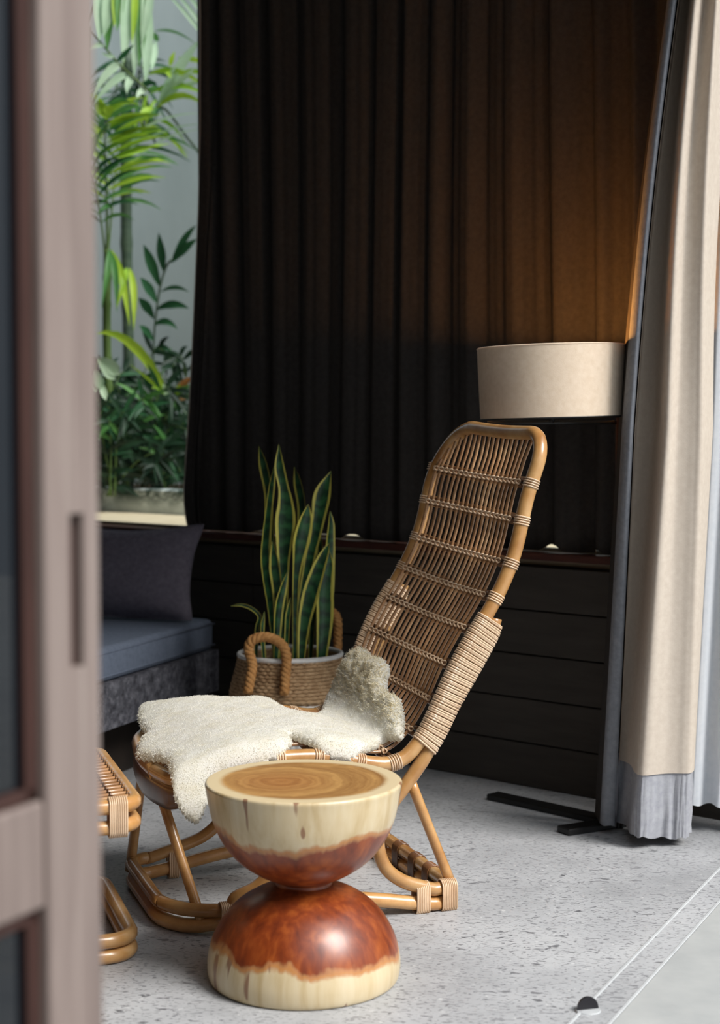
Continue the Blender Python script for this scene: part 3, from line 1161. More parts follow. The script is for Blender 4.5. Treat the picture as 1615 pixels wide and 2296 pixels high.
# ------------------------------------------------------------------ rattan lounge chair
CO = fl(450, 2100)
_e = fl(1030, 2036)
CU = (_e - CO).normalized()                             # front to back
CV = Vector((-CU.y, CU.x, 0))                           # near side to far side
W_SEAT, W_BASE = 0.645, 0.50
ROLL = 0.024
def cw(s, v, z):
    return Vector((CO.x + CU.x * s + CV.x * v, CO.y + CU.y * s + CV.y * v, z + ROLL * v / W_SEAT * min(1.0, z / 0.3)))
def sz(px, py, v=0.0):
    p = onplane(px, py, CO + CV * v, CV)
    d = p - CO
    return d.dot(CU), p.z - ROLL * v / W_SEAT * min(1.0, max(0, p.z) / 0.3)

rail_px = [(404, 1764), (454, 1744), (507, 1722), (552, 1710), (620, 1700), (707, 1696), (774, 1702), (836, 1712), (876, 1712), (908, 1698), (932, 1673),
           (956, 1640), (984, 1583), (1020, 1503), (1054, 1440), (1088, 1384), (1119, 1327), (1143, 1272), (1159, 1221), (1171, 1167), (1181, 1121), (1193, 1080), (1209, 1030), (1222, 985), (1222, 970)]
prof = [sz(*p) for p in rail_px]
# the seat falls away in front of the first point
s0, z0 = prof[0]
pre = [(s0 - 0.062, z0 - 0.085), (s0 - 0.050, z0 - 0.040), (s0 - 0.026, z0 - 0.012)]
curve = cr([Vector((s, 0, z)) for s, z in pre + prof], 12)
ARC = [0.0]
for a, b in zip(curve[:-1], curve[1:]):
    ARC.append(ARC[-1] + (b - a).length)
i0_ = 12 * len(pre)
T0 = ARC[i0_]
ARC = [t - T0 for t in ARC]                             # t = 0 at the front rail
TMAX = ARC[-1]
AS = np.array(ARC); CS = np.array([p.x for p in curve]); CZ = np.array([p.z for p in curve])
T_W0, T_W1, W_F = 0.30, 0.95, 0.86
def wf_(t):
    k = min(1, max(0, (t - T_W0) / (T_W1 - T_W0)))
    return W_F + (1 - W_F) * k * k * (3 - 2 * k)
def surf(t, v, n=0.0):
    v = v * wf_(t)
    t_ = min(max(t, ARC[0]), TMAX)
    s, z = interp(t_, AS, CS), interp(t_, AS, CZ)
    e = 0.012
    ta_, tb_ = max(ARC[0], t_ - e), min(TMAX, t_ + e)
    ds = interp(tb_, AS, CS) - interp(ta_, AS, CS)
    dz = interp(tb_, AS, CZ) - interp(ta_, AS, CZ)
    L = math.hypot(ds, dz)
    ds, dz = ds / L, dz / L
    if t > TMAX:
        s += ds * (t - TMAX); z += dz * (t - TMAX)
    return cw(s - dz * n, v, z + ds * n)
def t_of_px(px, py):
    s, z = sz(px, py)
    k = np.argmin((CS - s) ** 2 + (CZ - z) ** 2)
    return float(AS[k])
def uv_of_px(px, py, n=0.0, vmin=-0.2, vmax=0.9):
    """where the sight line meets the seat surface: (t, v)."""
    d = ray(px, py)
    best = None
    for k in range(len(curve) - 1):
        a, b = curve[k], curve[k + 1]
        tg = (curve[min(k + 2, len(curve) - 1)] - curve[max(0, k - 1)]).normalized()
        a = a + Vector((-tg.z, 0, tg.x)) * n
        b = b + Vector((-tg.z, 0, tg.x)) * n
        # solve CAMP + d*w = cw(s(q), v, z(q)); CU/CV are horizontal
        rel = Vector((CAMP.x - CO.x, CAMP.y - CO.y, 0))
        As, Ds = rel.dot(CU), d.x * CU.x + d.y * CU.y
        Av, Dv = rel.dot(CV), d.x * CV.x + d.y * CV.y
        e_s, e_z = b.x - a.x, b.z - a.z
        kz = ROLL / W_SEAT
        # s: As+Ds w = a.x+e_s q ; z: H+d.z w - kz*(Av+Dv w) = a.z + e_z q
        m11, m12, r1 = Ds, -e_s, a.x - As
        m21, m22, r2 = d.z - kz * Dv, -e_z, a.z - HCAM + kz * Av
        det = m11 * m22 - m12 * m21
        if abs(det) < 1e-12:
            continue
        w = (r1 * m22 - m12 * r2) / det
        q = (m11 * r2 - m21 * r1) / det
        v = Av + Dv * w
        if -0.001 <= q <= 1.001 and vmin <= v <= vmax and w > 0:
            if best is None or w < best[0]:
                best = (w, AS[k] + (AS[k + 1] - AS[k]) * q, v)
    return (best[1], best[2] / wf_(best[1])) if best else None

CH = cw(0.30, W_BASE / 2, 0)
CH.z = 0
chair = thing('rattan_lounge_chair', CH, 'honey rattan high backed lounge chair with a sheepskin on its seat', 'chair')

RR = 0.0185
# seat and back frame: one bent pole, a rounded loop in (t, v)
tf_, tt_ = 0.012, TMAX - 0.004
loop = []
def arc_tv(tc, vc, rt, rv, a0, a1, n):
    for k in range(n + 1):
        a = math.radians(a0 + (a1 - a0) * k / n)
        loop.append((tc + rt * math.cos(a), vc + rv * math.sin(a)))
rf = 0.10
rtv, rtt = 0.20, 0.080
def lin(t0, t1, v, n):
    for k in range(1, n):
        loop.append((t0 + (t1 - t0) * k / n, v))
arc_tv(tf_ + rf, rf, rf, rf, 180, 270, 8)
lin(tf_ + rf, tt_ - rtt, 0.0, 60)
arc_tv(tt_ - rtt, 0.075, rtt, 0.075, 270, 360, 8)
loop += [(tt_ - 0.004 * math.sin(math.pi * k / 8) , 0.075 + (W_SEAT - rtv - 0.075) * k / 8) for k in range(1, 8)]
arc_tv(tt_ - rtt * 2.2, W_SEAT - rtv, rtt * 2.2, rtv, 0, 90, 10)
lin(tt_ - rtt * 2.2, tf_ + rf, W_SEAT, 60)
arc_tv(tf_ + rf, W_SEAT - rf, rf, rf, 90, 180, 8)
loop += [(tf_, W_SEAT - rf - (W_SEAT - 2 * rf) * k / 6) for k in range(1, 6)]
def bow(t, v):
    return t - 0.036 * math.sin(math.pi * min(1, max(0, v / W_SEAT))) * max(0.0, 1 - (t - tf_) / 0.09)
fr = MB()
fr.tube([surf(bow(t, v), v) for t, v in loop], RR, 12, closed=True)
part('seat_back_frame', fr, M['cane'], chair)

# deep front apron under the front of the seat
ap = MB()
pts = [(tf_ + rf + 0.05, 0.0)]
for k in range(9):
    a = math.radians(270 - 90 * k / 8)
    pts.append((tf_ + rf + rf * math.cos(a), rf + rf * math.sin(a)))
pts += [(tf_, rf + (W_SEAT - 2 * rf) * k / 8) for k in range(1, 8)]
for k in range(9):
    a = math.radians(180 - 90 * k / 8)
    pts.append((tf_ + rf + rf * math.cos(a), W_SEAT - rf + rf * math.sin(a)))
pts.append((tf_ + rf + 0.05, W_SEAT))
P3 = [surf(bow(t, v), v) for t, v in pts]
V, F = [], []
nP = len(P3)
for i, p in enumerate(P3):
    tg = P3[min(i + 1, nP - 1)] - P3[max(i - 1, 0)]
    o_ = Vector((-tg.y, tg.x, 0)).normalized()
    if o_.dot(CU) > 0:
        o_ = -o_
    e = math.sin(math.pi * min(1, max(0, i / (nP - 1)))) ** 0.4
    lo_z = -0.016 - 0.060 * e
    for off, dz in ((0.012, -0.006), (0.0155, 0.35 * lo_z), (0.0155, 0.8 * lo_z), (0.011, lo_z), (-0.004, lo_z - 0.001), (-0.010, 0.8 * lo_z), (-0.010, 0.0)):
        V.append(p + o_ * off + Vector((0, 0, dz)))
for i in range(nP - 1):
    for k in range(7):
        l = (k + 1) % 7
        F.append((i * 7 + k, i * 7 + l, (i + 1) * 7 + l, (i + 1) * 7 + k))
F.append(tuple(range(7)))
F.append(tuple((nP - 1) * 7 + k for k in range(6, -1, -1)))
ap.add(V, F)
part('front_apron', ap, M['cane_dark'], chair)

# crossbars, rods and bindings
bar_px = [(1200, 1085), (1168, 1166), (1143, 1262), (1110, 1340), (1062, 1414), (1012, 1492), (972, 1567), (938, 1642)]
seat_px = [(884, 1712), (806, 1705), (715, 1696), (628, 1700), (536, 1713), (460, 1742)]
bar_t = [t_of_px(*p) for p in bar_px] + [t_of_px(*p) for p in seat_px] + [0.035]
NROD = 19
V0, V1 = 0.068, W_SEAT - 0.034
def sagn(t, v):
    k = max(0, min(1, (t - t_seat_end) / 0.15))
    return (0.010 - 0.030 * k) * math.sin(math.pi * min(1, max(0, v / W_SEAT)))
t_seat_end = t_of_px(908, 1698)
bars = MB()
for t in bar_t:
    b = MB()
    for dt in (-0.0085, 0.0085):
        pts = [surf(t + dt, W_SEAT * k / 14, sagn(t, W_SEAT * k / 14) - 0.002) for k in range(15)]
        b.tube(pts, 0.0072, 7)
    part('crossbar', b, M['cane_dark'], chair)
def top_t(v):
    # where the rod meets the top rail
    vv = W_SEAT - v
    tt = tt_
    if vv < rtv:
        tt = tt_ - rtt * 2.2 + rtt * 2.2 * math.sqrt(max(0, 1 - ((rtv - vv) / rtv) ** 2))
    if v < 0.075:
        tt = min(tt, tt_ - rtt + rtt * math.sqrt(max(0, 1 - ((0.075 - v) / 0.075) ** 2)))
    return tt - 0.006
def front_t(v):
    e = min(v, W_SEAT - v)
    return tf_ + (rf - math.sqrt(max(0, rf * rf - max(0, rf - e) ** 2)) if e < rf else 0) + 0.006 - 0.034 * math.sin(math.pi * v / W_SEAT)
RN = 0.0125
for k in range(NROD):
    v = V0 + (V1 - V0) * k / (NROD - 1)
    b = MB()
    ta_, tb_ = front_t(v), top_t(v)
    n = 64
    pts = []
    for q in range(n + 1):
        t = ta_ + (tb_ - ta_) * q / n
        e = min(1.0, q / 3, (n - q) / 3)
        wv = 0.0012 * math.sin(t * 23 + k * 1.7)
        pts.append(surf(t, v + wv, sagn(t, v) * e + RN * e))
    b.tube(pts, 0.0047, 6)
    part('rod', b, M['cane_rod'], chair)
kn = MB()
for t in bar_t:
    for k in range(NROD):
        v = V0 + (V1 - V0) * k / (NROD - 1)
        if not (front_t(v) < t < top_t(v) - 0.01):
            continue
        c = surf(t, v, sagn(t, v) + RN)
        u_ = (surf(t + 0.01, v, sagn(t, v) + RN) - surf(t - 0.01, v, sagn(t, v) + RN)).normalized()
        nn = (surf(t, v, 0.02) - surf(t, v, 0)).normalized()
        w_ = u_.cross(nn)
        for sgn in (-1, 1):
            pts = []
            for q in range(8):
                a = 2 * math.pi * q / 8
                pts.append(c + (w_ * sgn * 0.35 + u_ * 0.95).normalized() * 0.0 + w_ * math.cos(a) * 0.0065 + nn * (math.sin(a) * 0.0065) + u_ * (sgn * 0.0060 * math.cos(a) - 0.002))
            kn.tube(pts, 0.0023, 5, closed=True)
stuff(part('rod_bindings', kn, M['cane_wrap'], chair))

def coil(c, axis, r, n, pitch, rt=0.0023, squash=None):
    mb = MB()
    axis = axis.normalized()
    ref = Vector((0, 0, 1)) if abs(axis.z) < 0.9 else Vector((1, 0, 0))
    a_ = (ref - axis * ref.dot(axis)).normalized()
    b_ = axis.cross(a_)
    for k in range(n):
        o = c + axis * pitch * (k - (n - 1) / 2)
        mb.tube([o + (a_ * math.cos(2 * math.pi * q / 16) + b_ * math.sin(2 * math.pi * q / 16)) * r for q in range(16)], rt, 5, closed=True)
    return mb
for i, t in enumerate(bar_t):
    wrapped = t_of_px(938, 1650) <= t <= t_of_px(1086, 1386)
    for v in (0.0, W_SEAT):
        if wrapped or t < tf_ + rf:
            continue
        ax = surf(t + 0.01, v) - surf(t - 0.01, v)
        part('cane_binding', coil(surf(t, v), ax, RR + 0.0005, 5 if i == 8 else 4, 0.0062), M['cane_wrap'], chair)

# outer pole: runs beside the back, down, under and round the rear of the base
pole_px = [(1111, 1386), (1100, 1424), (1060, 1498), (1021, 1566), (986, 1630), (957, 1690), (932, 1729), (905, 1767), (872, 1812), (852, 1855), (848, 1900), (866, 1947), (905, 1976), (950, 1989)]
pole = [sz(*p) for p in pole_px]
ZU = pole[-1][1]
se, _ = sz(1022, 1990)
sr = se - 0.005
def both(path2d, corner_s, corner_r, zc, sgn, vtop=W_SEAT, far_r=None):
    """near path, round the far end, far path mirrored."""
    near = [cw(s, 0.0, z) for s, z in path2d]
    c = []
    for k in range(7):
        a = math.radians(-90 + 90 * k / 6)
        c.append(cw(corner_s - sgn * corner_r + sgn * corner_r * math.cos(a), corner_r + corner_r * math.sin(a), zc))
    d = []
    for k in range(7):
        a = math.radians(0 + 90 * k / 6)
        fr_r = far_r or corner_r
        d.append(cw(corner_s - sgn * fr_r + sgn * fr_r * math.cos(a), W_BASE - fr_r + fr_r * math.sin(a), zc))
    far = []
    for s, z in reversed(path2d):
        far.append(cw(s, W_BASE + (vtop * (0.88 + 0.12 * min(1, max(0, (z - 0.35) / 0.3))) - W_BASE) * min(1, max(0, (z - 0.08) / 0.30)), z))
    return near + c + d + far
pts = both(pole, sr, 0.055, 0.0545, 1)
b = MB()
b.tube(cr(pts, 4), 0.0172, 10)
part('rear_support_pole', b, M['cane'], chair)
# front bent pole
fp_px = [(628, 1742), (630, 1790), (630, 1850), (624, 1905), (606, 1958), (572, 1992), (528, 2014)]
fpole = [sz(*p) for p in fp_px]
s_f, z_f = sz(470, 2040)
s_front = sz(404, 2080)[0]
pts = both(fpole, -0.075, 0.15, 0.057, -1, W_BASE + 0.03, 0.06)
b = MB()
b.tube(cr(pts, 4), 0.0165, 10)
part('front_support_pole', b, M['cane'], chair)

# base loop, its sides arched off the floor
def base_loop(s_a, s_b, ra, rb, arch, z=0.0178, raf=0.06):
    pts = []
    def corner(sc, vc, r, a0):
        for k in range(7):
            a = math.radians(a0 + 90 * k / 6)
            pts.append((sc + r * math.cos(a), vc + r * math.sin(a)))
    corner(s_a + ra, ra, ra, 180)
    for k in range(1, 14):
        pts.append((s_a + ra + (s_b - rb - s_a - ra) * k / 14, 0.0))
    corner(s_b - rb, rb, rb, 270)
    for k in range(1, 8):
        pts.append((s_b, rb + (W_BASE - 2 * rb) * k / 8))
    corner(s_b - rb, W_BASE - rb, rb, 0)
    for k in range(1, 14):
        pts.append((s_b - rb + (s_a + raf - s_b + rb) * k / 14, W_BASE))
    corner(s_a + raf, W_BASE - raf, raf, 90)
    for k in range(1, 8):
        pts.append((s_a, W_BASE - raf - (W_BASE - ra - raf) * k / 8))
    out = []
    for s, v in pts:
        q = min(1, max(0, (s - s_a - 0.05) / (s_b - s_a - 0.10)))
        out.append(cw(s, v, z + arch * math.sin(math.pi * q) ** 1.3))
    return out
b = MB()
b.tube(base_loop(-0.075, sr, 0.15, 0.055, 0.040), 0.0178, 10, closed=True)
part('base_rail', b, M['cane'], chair)

# legs
def leg(p, q, r=0.0135):
    b = MB()
    b.tube([p + (q - p) * (k / 8) for k in range(9)], [r * (1.0 - 0.06 * math.sin(math.pi * k / 8)) for k in range(9)], 10)
    part('leg', b, M['cane'], chair)
s_, z_ = sz(346, 1738, 0.19)
lt, lb = cw(s_, 0.19, z_), fl(458, 2085, 0.012)
leg(lt + (lt - lb).normalized() * 0.03, lb)
s_, z_ = sz(322, 1712, W_BASE - 0.12)
lt, lb = cw(s_, W_BASE - 0.12, z_), cw(sz(291, 1930, W_BASE)[0], W_BASE, 0.03)
leg(lt + (lt - lb).normalized() * 0.03, lb)
s_, z_ = sz(922, 1752)
s2_, z2_ = sz(1016, 1982)
leg(cw(s_, 0.004, z_), cw(s2_, 0.016, z2_))
leg(cw(s_, W_BASE + 0.02, z_), cw(s2_, W_BASE - 0.016, z2_))
# base bindings: near rear corner and mid, far front
def band(c, ax, up, w, h, n, pitch):
    """flat wrap round two stacked poles."""
    mb = MB()
    ax = ax.normalized(); up = up.normalized(); sd = ax.cross(up).normalized()
    for k in range(n):
        o = c + ax * pitch * (k - (n - 1) / 2)
        pts = []
        for q in range(20):
            a = 2 * math.pi * q / 20
            x, y = math.cos(a), math.sin(a)
            yy = y * w + (h if y > 0 else -h) * (1 if abs(y) > 0.02 else 0)
            pts.append(o + sd * x * w + up * yy)
        mb.tube(pts, 0.0024, 5, closed=True)
    return mb
for (px, py, v) in ((945, 1999, 0.0), (1004, 2003, 0.0)):
    s_, z_ = sz(px, py)
    part('base_binding', band(cw(s_, 0.002, 0.0365), CU, Vector((0, 0, 1)), 0.020, 0.020, 8 if px < 980 else 9, 0.0046), M['cane_wrap'], chair)
    part('base_binding', band(cw(s_, W_BASE - 0.002, 0.0365), CU, Vector((0, 0, 1)), 0.020, 0.020, 8, 0.0046), M['cane_wrap'], chair)
for v, s_ in ((W_BASE, 0.045), (0.0, 0.06)):
    part('base_binding', band(cw(s_, v, 0.0365), CU, Vector((0, 0, 1)), 0.0195, 0.020, 6, 0.0046), M['cane_wrap'], chair)
for v in (0.15, W_BASE / 2, W_BASE - 0.13):
    part('base_binding', band(cw(sr, v, 0.0365), CV, Vector((0, 0, 1)), 0.0188, 0.0182, 9, 0.0046), M['cane_dark'], chair)
# wrapped panel round the back rail and the outer pole
ta_, tb_ = t_of_px(946, 1664), t_of_px(1088, 1384)
PL = cr([Vector((s, 0, z)) for s, z in pole], 8)
for v in (0.0, W_SEAT):
    wr = MB()
    n = 84
    core = MB()
    CVt = []
    for k in range(n):
        t = ta_ + (tb_ - ta_) * k / (n - 1)
        s, z = interp(t, AS, CS), interp(t, AS, CZ)
        ds = interp(t + .01, AS, CS) - interp(t - .01, AS, CS)
        dz = interp(t + .01, AS, CZ) - interp(t - .01, AS, CZ)
        L = math.hypot(ds, dz); ds /= L; dz /= L
        # nearest pole point across
        bestp = min(PL, key=lambda p: abs((p.x - s) * ds + (p.z - z) * dz))
        dist = (bestp.x - s) * dz - (bestp.z - z) * ds       # along the outward back normal (dz, -ds)
        dist = max(0.030, min(0.055, dist))
        ring = []
        R1 = RR + 0.0012
        lean = 0.10 * math.sin(k * 1.7) * 0.02
        for q in range(24):
            a = 2 * math.pi * q / 24
            x, y = math.cos(a), math.sin(a)
            nx_ = x * R1 + (dist if x > 1e-6 else 0)
            ring.append((nx_, y * R1))
        P3 = [cw(s + dz * nx_ + ds * lean, v * wf_(t) + y_, z - ds * nx_ + dz * lean) for nx_, y_ in ring]
        wr.tube(P3, 0.0030, 5, closed=True)
        CVt.append(P3)
    part('cane_wrapping', wr, M['cane_wrap'], chair)

# ------------------------------------------------------------------ rattan footstool at the left
def stool_frame():
    n1 = at(311, 1786, 3.42)
    z_t = 0.385
    n1 = fl(309, 1789, z_t)
    f1 = fl(221, 1672, z_t)
    ov = f1 - n1
    ov.z = 0
    return n1, ov.length, ov.normalized(), z_t
n1, OW, OV, OZ = stool_frame()
OU = Vector((OV.y, -OV.x, 0))
if OU.x > 0:
    OU = -OU                                            # away from the chair
OL = 0.46
OB = Vector((n1.x, n1.y, 0))
def ow(a, v, z):
    p = OB + OU * a + OV * v
    return Vector((p.x, p.y, z))
fst = thing('rattan_footstool', ow(OL / 2, OW / 2, 0), 'honey rattan footstool with a slatted top half hidden by the door', 'footstool')
def rrect(a0, a1, v0, v1, r, z):
    pts = []
    for (ca, cv_, an) in ((a1 - r, v1 - r, 0), (a0 + r, v1 - r, 90), (a0 + r, v0 + r, 180), (a1 - r, v0 + r, 270)):
        for k in range(6):
            a = math.radians(an + 90 * k / 5)
            pts.append(ow(ca + r * math.cos(a), cv_ + r * math.sin(a), z))
    out = []
    n = len(pts)
    for i in range(n):
        p, q = pts[i], pts[(i + 1) % n]
        m_ = max(1, int((q - p).length / 0.05))
        out += [p + (q - p) * (k / m_) for k in range(m_)]
    return out
for nm, z, r, ins in (('top_rail', OZ - 0.016, 0.0175, 0.0), ('lower_rail', OZ - 0.062, 0.0165, 0.0)):
    b = MB()
    b.tube(rrect(ins, OL - ins, ins, OW - ins, 0.055, z), r, 10, closed=True)
    part(nm, b, M['cane'], fst)
bi = 0.055
for z in (0.0172, 0.052):
    b = MB()
    b.tube(rrect(-0.0, OL, bi, OW - bi, 0.06, z), 0.017, 10, closed=True)
    part('base_rail', b, M['cane'], fst)
NO = 17
for k in range(NO):
    v = 0.045 + (OW - 0.09) * k / (NO - 1)
    b = MB()
    b.tube([ow(0.0 + OL * q / 8, v, OZ - 0.004 - 0.010 * math.sin(math.pi * q / 8)) for q in range(9)], 0.0047, 6)
    part('rod', b, M['cane_rod'], fst)
kb2 = MB()
for a in (0.05, 0.17, 0.29, 0.41):
    b = MB()
    for d in (-0.008, 0.008):
        b.tube([ow(a + d, OW * q / 6, OZ - 0.022) for q in range(7)], 0.007, 7)
    part('crossbar', b, M['cane_dark'], fst)
for a in (0.012, 0.05, 0.17, 0.29, 0.41):
    for k in range(NO):
        v = 0.045 + (OW - 0.09) * k / (NO - 1)
        c = ow(a, v, OZ - 0.008)
        kb2.tube([c + OV * math.cos(q * math.pi / 4) * 0.0068 + Vector((0, 0, 1)) * math.sin(q * math.pi / 4) * 0.0068 for q in range(8)], 0.0025, 5, closed=True)
stuff(part('rod_bindings', kb2, M['cane_dark'], fst))
for a, v in ((0.11, 0.05), (OL - 0.11, 0.05), (0.11, OW - 0.05), (OL - 0.11, OW - 0.05)):
    b = MB()
    b.tube([ow(a, v, OZ - 0.05), ow(a - 0.012 if a < .2 else a + .012, v + (0.045 if v < .2 else -0.045), 0.05)], 0.013, 10)
    part('leg', b, M['cane'], fst)
for v in (0.0, OW):
    for a in (0.045, OL - 0.045):
        part('corner_binding', band(ow(a, v, OZ - 0.039), OU, Vector((0, 0, 1)), 0.020, 0.024, 9, 0.0046), M['cane_wrap'], fst)

# ------------------------------------------------------------------ hourglass stool
SP = fl(682, 2190)
sc_ = (SP - Vector((0, 0, 0))).y / 3.43
ST = thing('hourglass_stool', SP, 'turned two tone hourglass wooden stool in front of the rattan chair', 'stool')
def stool_part(name, prof, mat, top=False, bot=False):
    prof = [(r * sc_ * 1.025, z * sc_ * 1.045) for r, z in prof]
    b = MB()
    # smooth the profile
    pts = cr([Vector((r, 0, z)) for r, z in prof], 5)
    b.lathe([(max(0.0005, p.x), p.z) for p in pts], SP, 96, cap_top=top, cap_bot=bot)
    return part(name, b, mat, ST)
stool_part('lower_dome', [(0.200, 0.0), (0.206, 0.006), (0.2095, 0.022), (0.2095, 0.045), (0.203, 0.078), (0.190, 0.108), (0.170, 0.138), (0.143, 0.164), (0.110, 0.184), (0.078, 0.197), (0.062, 0.203)], M['stool'], bot=True)
stool_part('neck', [(0.064, 0.200), (0.0605, 0.206), (0.0615, 0.212), (0.066, 0.217)], M['stool'])
stool_part('upper_bowl', [(0.062, 0.213), (0.086, 0.222), (0.112, 0.236), (0.140, 0.256), (0.164, 0.281), (0.184, 0.312), (0.198, 0.346), (0.2065, 0.380), (0.2115, 0.408), (0.2135, 0.420), (0.212, 0.4245), (0.209, 0.4262)], M['stool'])
tp = MB()
rp = [(0.209, 0.4262), (0.200, 0.4264), (0.18, 0.4262), (0.14, 0.4258), (0.09, 0.4256), (0.045, 0.4255), (0.001, 0.4255)]
tp.lathe([(r * sc_ * 1.025, z * sc_ * 1.045) for r, z in rp], SP, 96)
o = part('seat_top', tp, M['stool_top'], ST)
o['label'] = 'end grain top with growth rings and a pale rim'

# ------------------------------------------------------------------ sheepskin over the seat
skin_px = [(306, 1592), (322, 1574), (400, 1563), (470, 1559), (540, 1562), (600, 1572), (650, 1588), (696, 1597), (716, 1592), (724, 1572), (742, 1540), (762, 1504), (784, 1472), (797, 1455), (812, 1450), (824, 1466),
           (852, 1474), (862, 1496), (856, 1522), (862, 1548), (884, 1556), (894, 1590), (896, 1622), (890, 1650), (872, 1672), (846, 1688), (812, 1698), (770, 1696), (716, 1688), (676, 1676), (650, 1668), (656, 1682), (630, 1694),
           (580, 1703), (530, 1714), (492, 1730), (462, 1748), (430, 1757), (396, 1755), (374, 1740), (370, 1712), (340, 1704), (312, 1706), (298, 1688), (304, 1660), (328, 1640), (312, 1622)]
tv = []
for p in skin_px:
    on_rail = 480 < p[0] < 880 and p[1] > 1660
    hang = p[1] > 1700 and p[0] < 480
    q = uv_of_px(*p, n=0.012 if on_rail else (0.028 if hang else 0.042), vmin=-0.16, vmax=0.75)
    if q is None:
        q = uv_of_px(p[0] + 8, p[1] - 6, n=0.040, vmin=-0.2, vmax=0.8)
    if q is not None:
        tv.append(q)
tv = [Vector((a, b, 0)) for a, b in tv]
poly = np.array([[p.x, p.y] for p in cr(tv, 4, closed=True)])
def inside(P, poly):
    x, y = P[:, 0], P[:, 1]
    r = np.zeros(len(P), bool)
    j = len(poly) - 1
    for i in range(len(poly)):
        xi, yi, xj, yj = *poly[i], *poly[j]
        c = ((yi > y) != (yj > y)) & (x < (xj - xi) * (y - yi) / (yj - yi + 1e-12) + xi)
        r ^= c
        j = i
    return r
def bdist(P, poly):
    d = np.full(len(P), 9.0)
    for i in range(len(poly)):
        a, b = poly[i - 1], poly[i]
        ab = b - a
        L = (ab ** 2).sum() + 1e-12
        q = np.clip(((P - a) @ ab) / L, 0, 1)
        d = np.minimum(d, np.sqrt(((P - a - q[:, None] * ab) ** 2).sum(1)))
    return d
h_ = 0.0065
mn, mx = poly.min(0), poly.max(0)
gt = np.arange(mn[0] - h_, mx[0] + 2 * h_, h_)
gv = np.arange(mn[1] - h_, mx[1] + 2 * h_, h_)
GT, GV = np.meshgrid(gt, gv, indexing='ij')
GP = np.stack([GT.ravel(), GV.ravel()], 1)
IN = inside(GP, poly)
BD_ = bdist(GP, poly)
INg = IN.reshape(GT.shape)
t_lock = t_of_px(925, 1682)
def skin_h(t, v, d):
    k = max(0.0, min(1.0, (t - t_lock) / 0.10))
    P = Vector((t, v, 0))
    h = (0.026 + 0.012 * k) * math.sqrt(max(0.0, 1 - math.exp(-d / 0.014)))
    h += (0.003 + 0.010 * k) * noise.noise(P * (14 + 16 * k)) * min(1, d / 0.02)
    h += (0.0015 + 0.0045 * k) * noise.noise(P * (45 + 15 * k) + Vector((3, 1, 0))) * min(1, d / 0.012)
    return h
def drape(t, v, n):
    """seat surface; beyond the side rails the skin hangs down."""
    vv, dz = v, 0.0
    if v < 0.02:
        e = 0.02 - v
        r_ = 0.05
        if e < r_ * 1.2:
            vv = 0.02 - r_ * math.sin(e / r_)
            dz = -r_ * (1 - math.cos(e / r_))
        else:
            vv = 0.02 - r_ * math.sin(1.2) - (e - r_ * 1.2) * math.cos(1.2)
            dz = -r_ * (1 - math.cos(1.2)) - (e - r_ * 1.2) * math.sin(1.2)
    p = surf(t, vv, n)
    p.z += dz
    return p
vid = -np.ones(GT.shape, int)
SVt, SVb = [], []
keep = IN.reshape(GT.shape)
need = keep.copy()
quads = []
for i in range(GT.shape[0] - 1):
    for j in range(GT.shape[1] - 1):
        if keep[i, j] and keep[i + 1, j] and keep[i, j + 1] and keep[i + 1, j + 1]:
            quads.append((i, j))
idx = {}
BDg = BD_.reshape(GT.shape)
BASE = RR + 0.004
HS = {}
def gv_(i, j):
    if (i, j) not in idx:
        t, v, d = GT[i, j], GV[i, j], BDg[i, j]
        idx[(i, j)] = len(SVt)
        HS[(i, j)] = skin_h(t, v, d)
        SVt.append(drape(t, v, BASE + HS[(i, j)]))
        SVb.append(drape(t, v, BASE - 0.002))
    return idx[(i, j)]
Ft = []
for i, j in quads:
    Ft.append((gv_(i, j), gv_(i + 1, j), gv_(i + 1, j + 1), gv_(i, j + 1)))
nv = len(SVt)
edges = {}
for q in Ft:
    for a, b in zip(q, q[1:] + q[:1]):
        edges[(a, b)] = edges.get((a, b), 0) + 1
sk = MB()
sk.v = SVt + SVb
sk.f = list(Ft) + [tuple(nv + a for a in reversed(q)) for q in Ft]
for (a, b) in edges:
    if (b, a) not in edges:
        sk.f.append((b, a, a + nv, b + nv))
sk.m = [0] * len(sk.f)
kp = drape(0.28, 0.28, BASE)
skin = thing('sheepskin', kp, 'cream sheepskin throw draped over the rattan chair seat', 'throw')
part('hide', sk, M['wool'], skin)
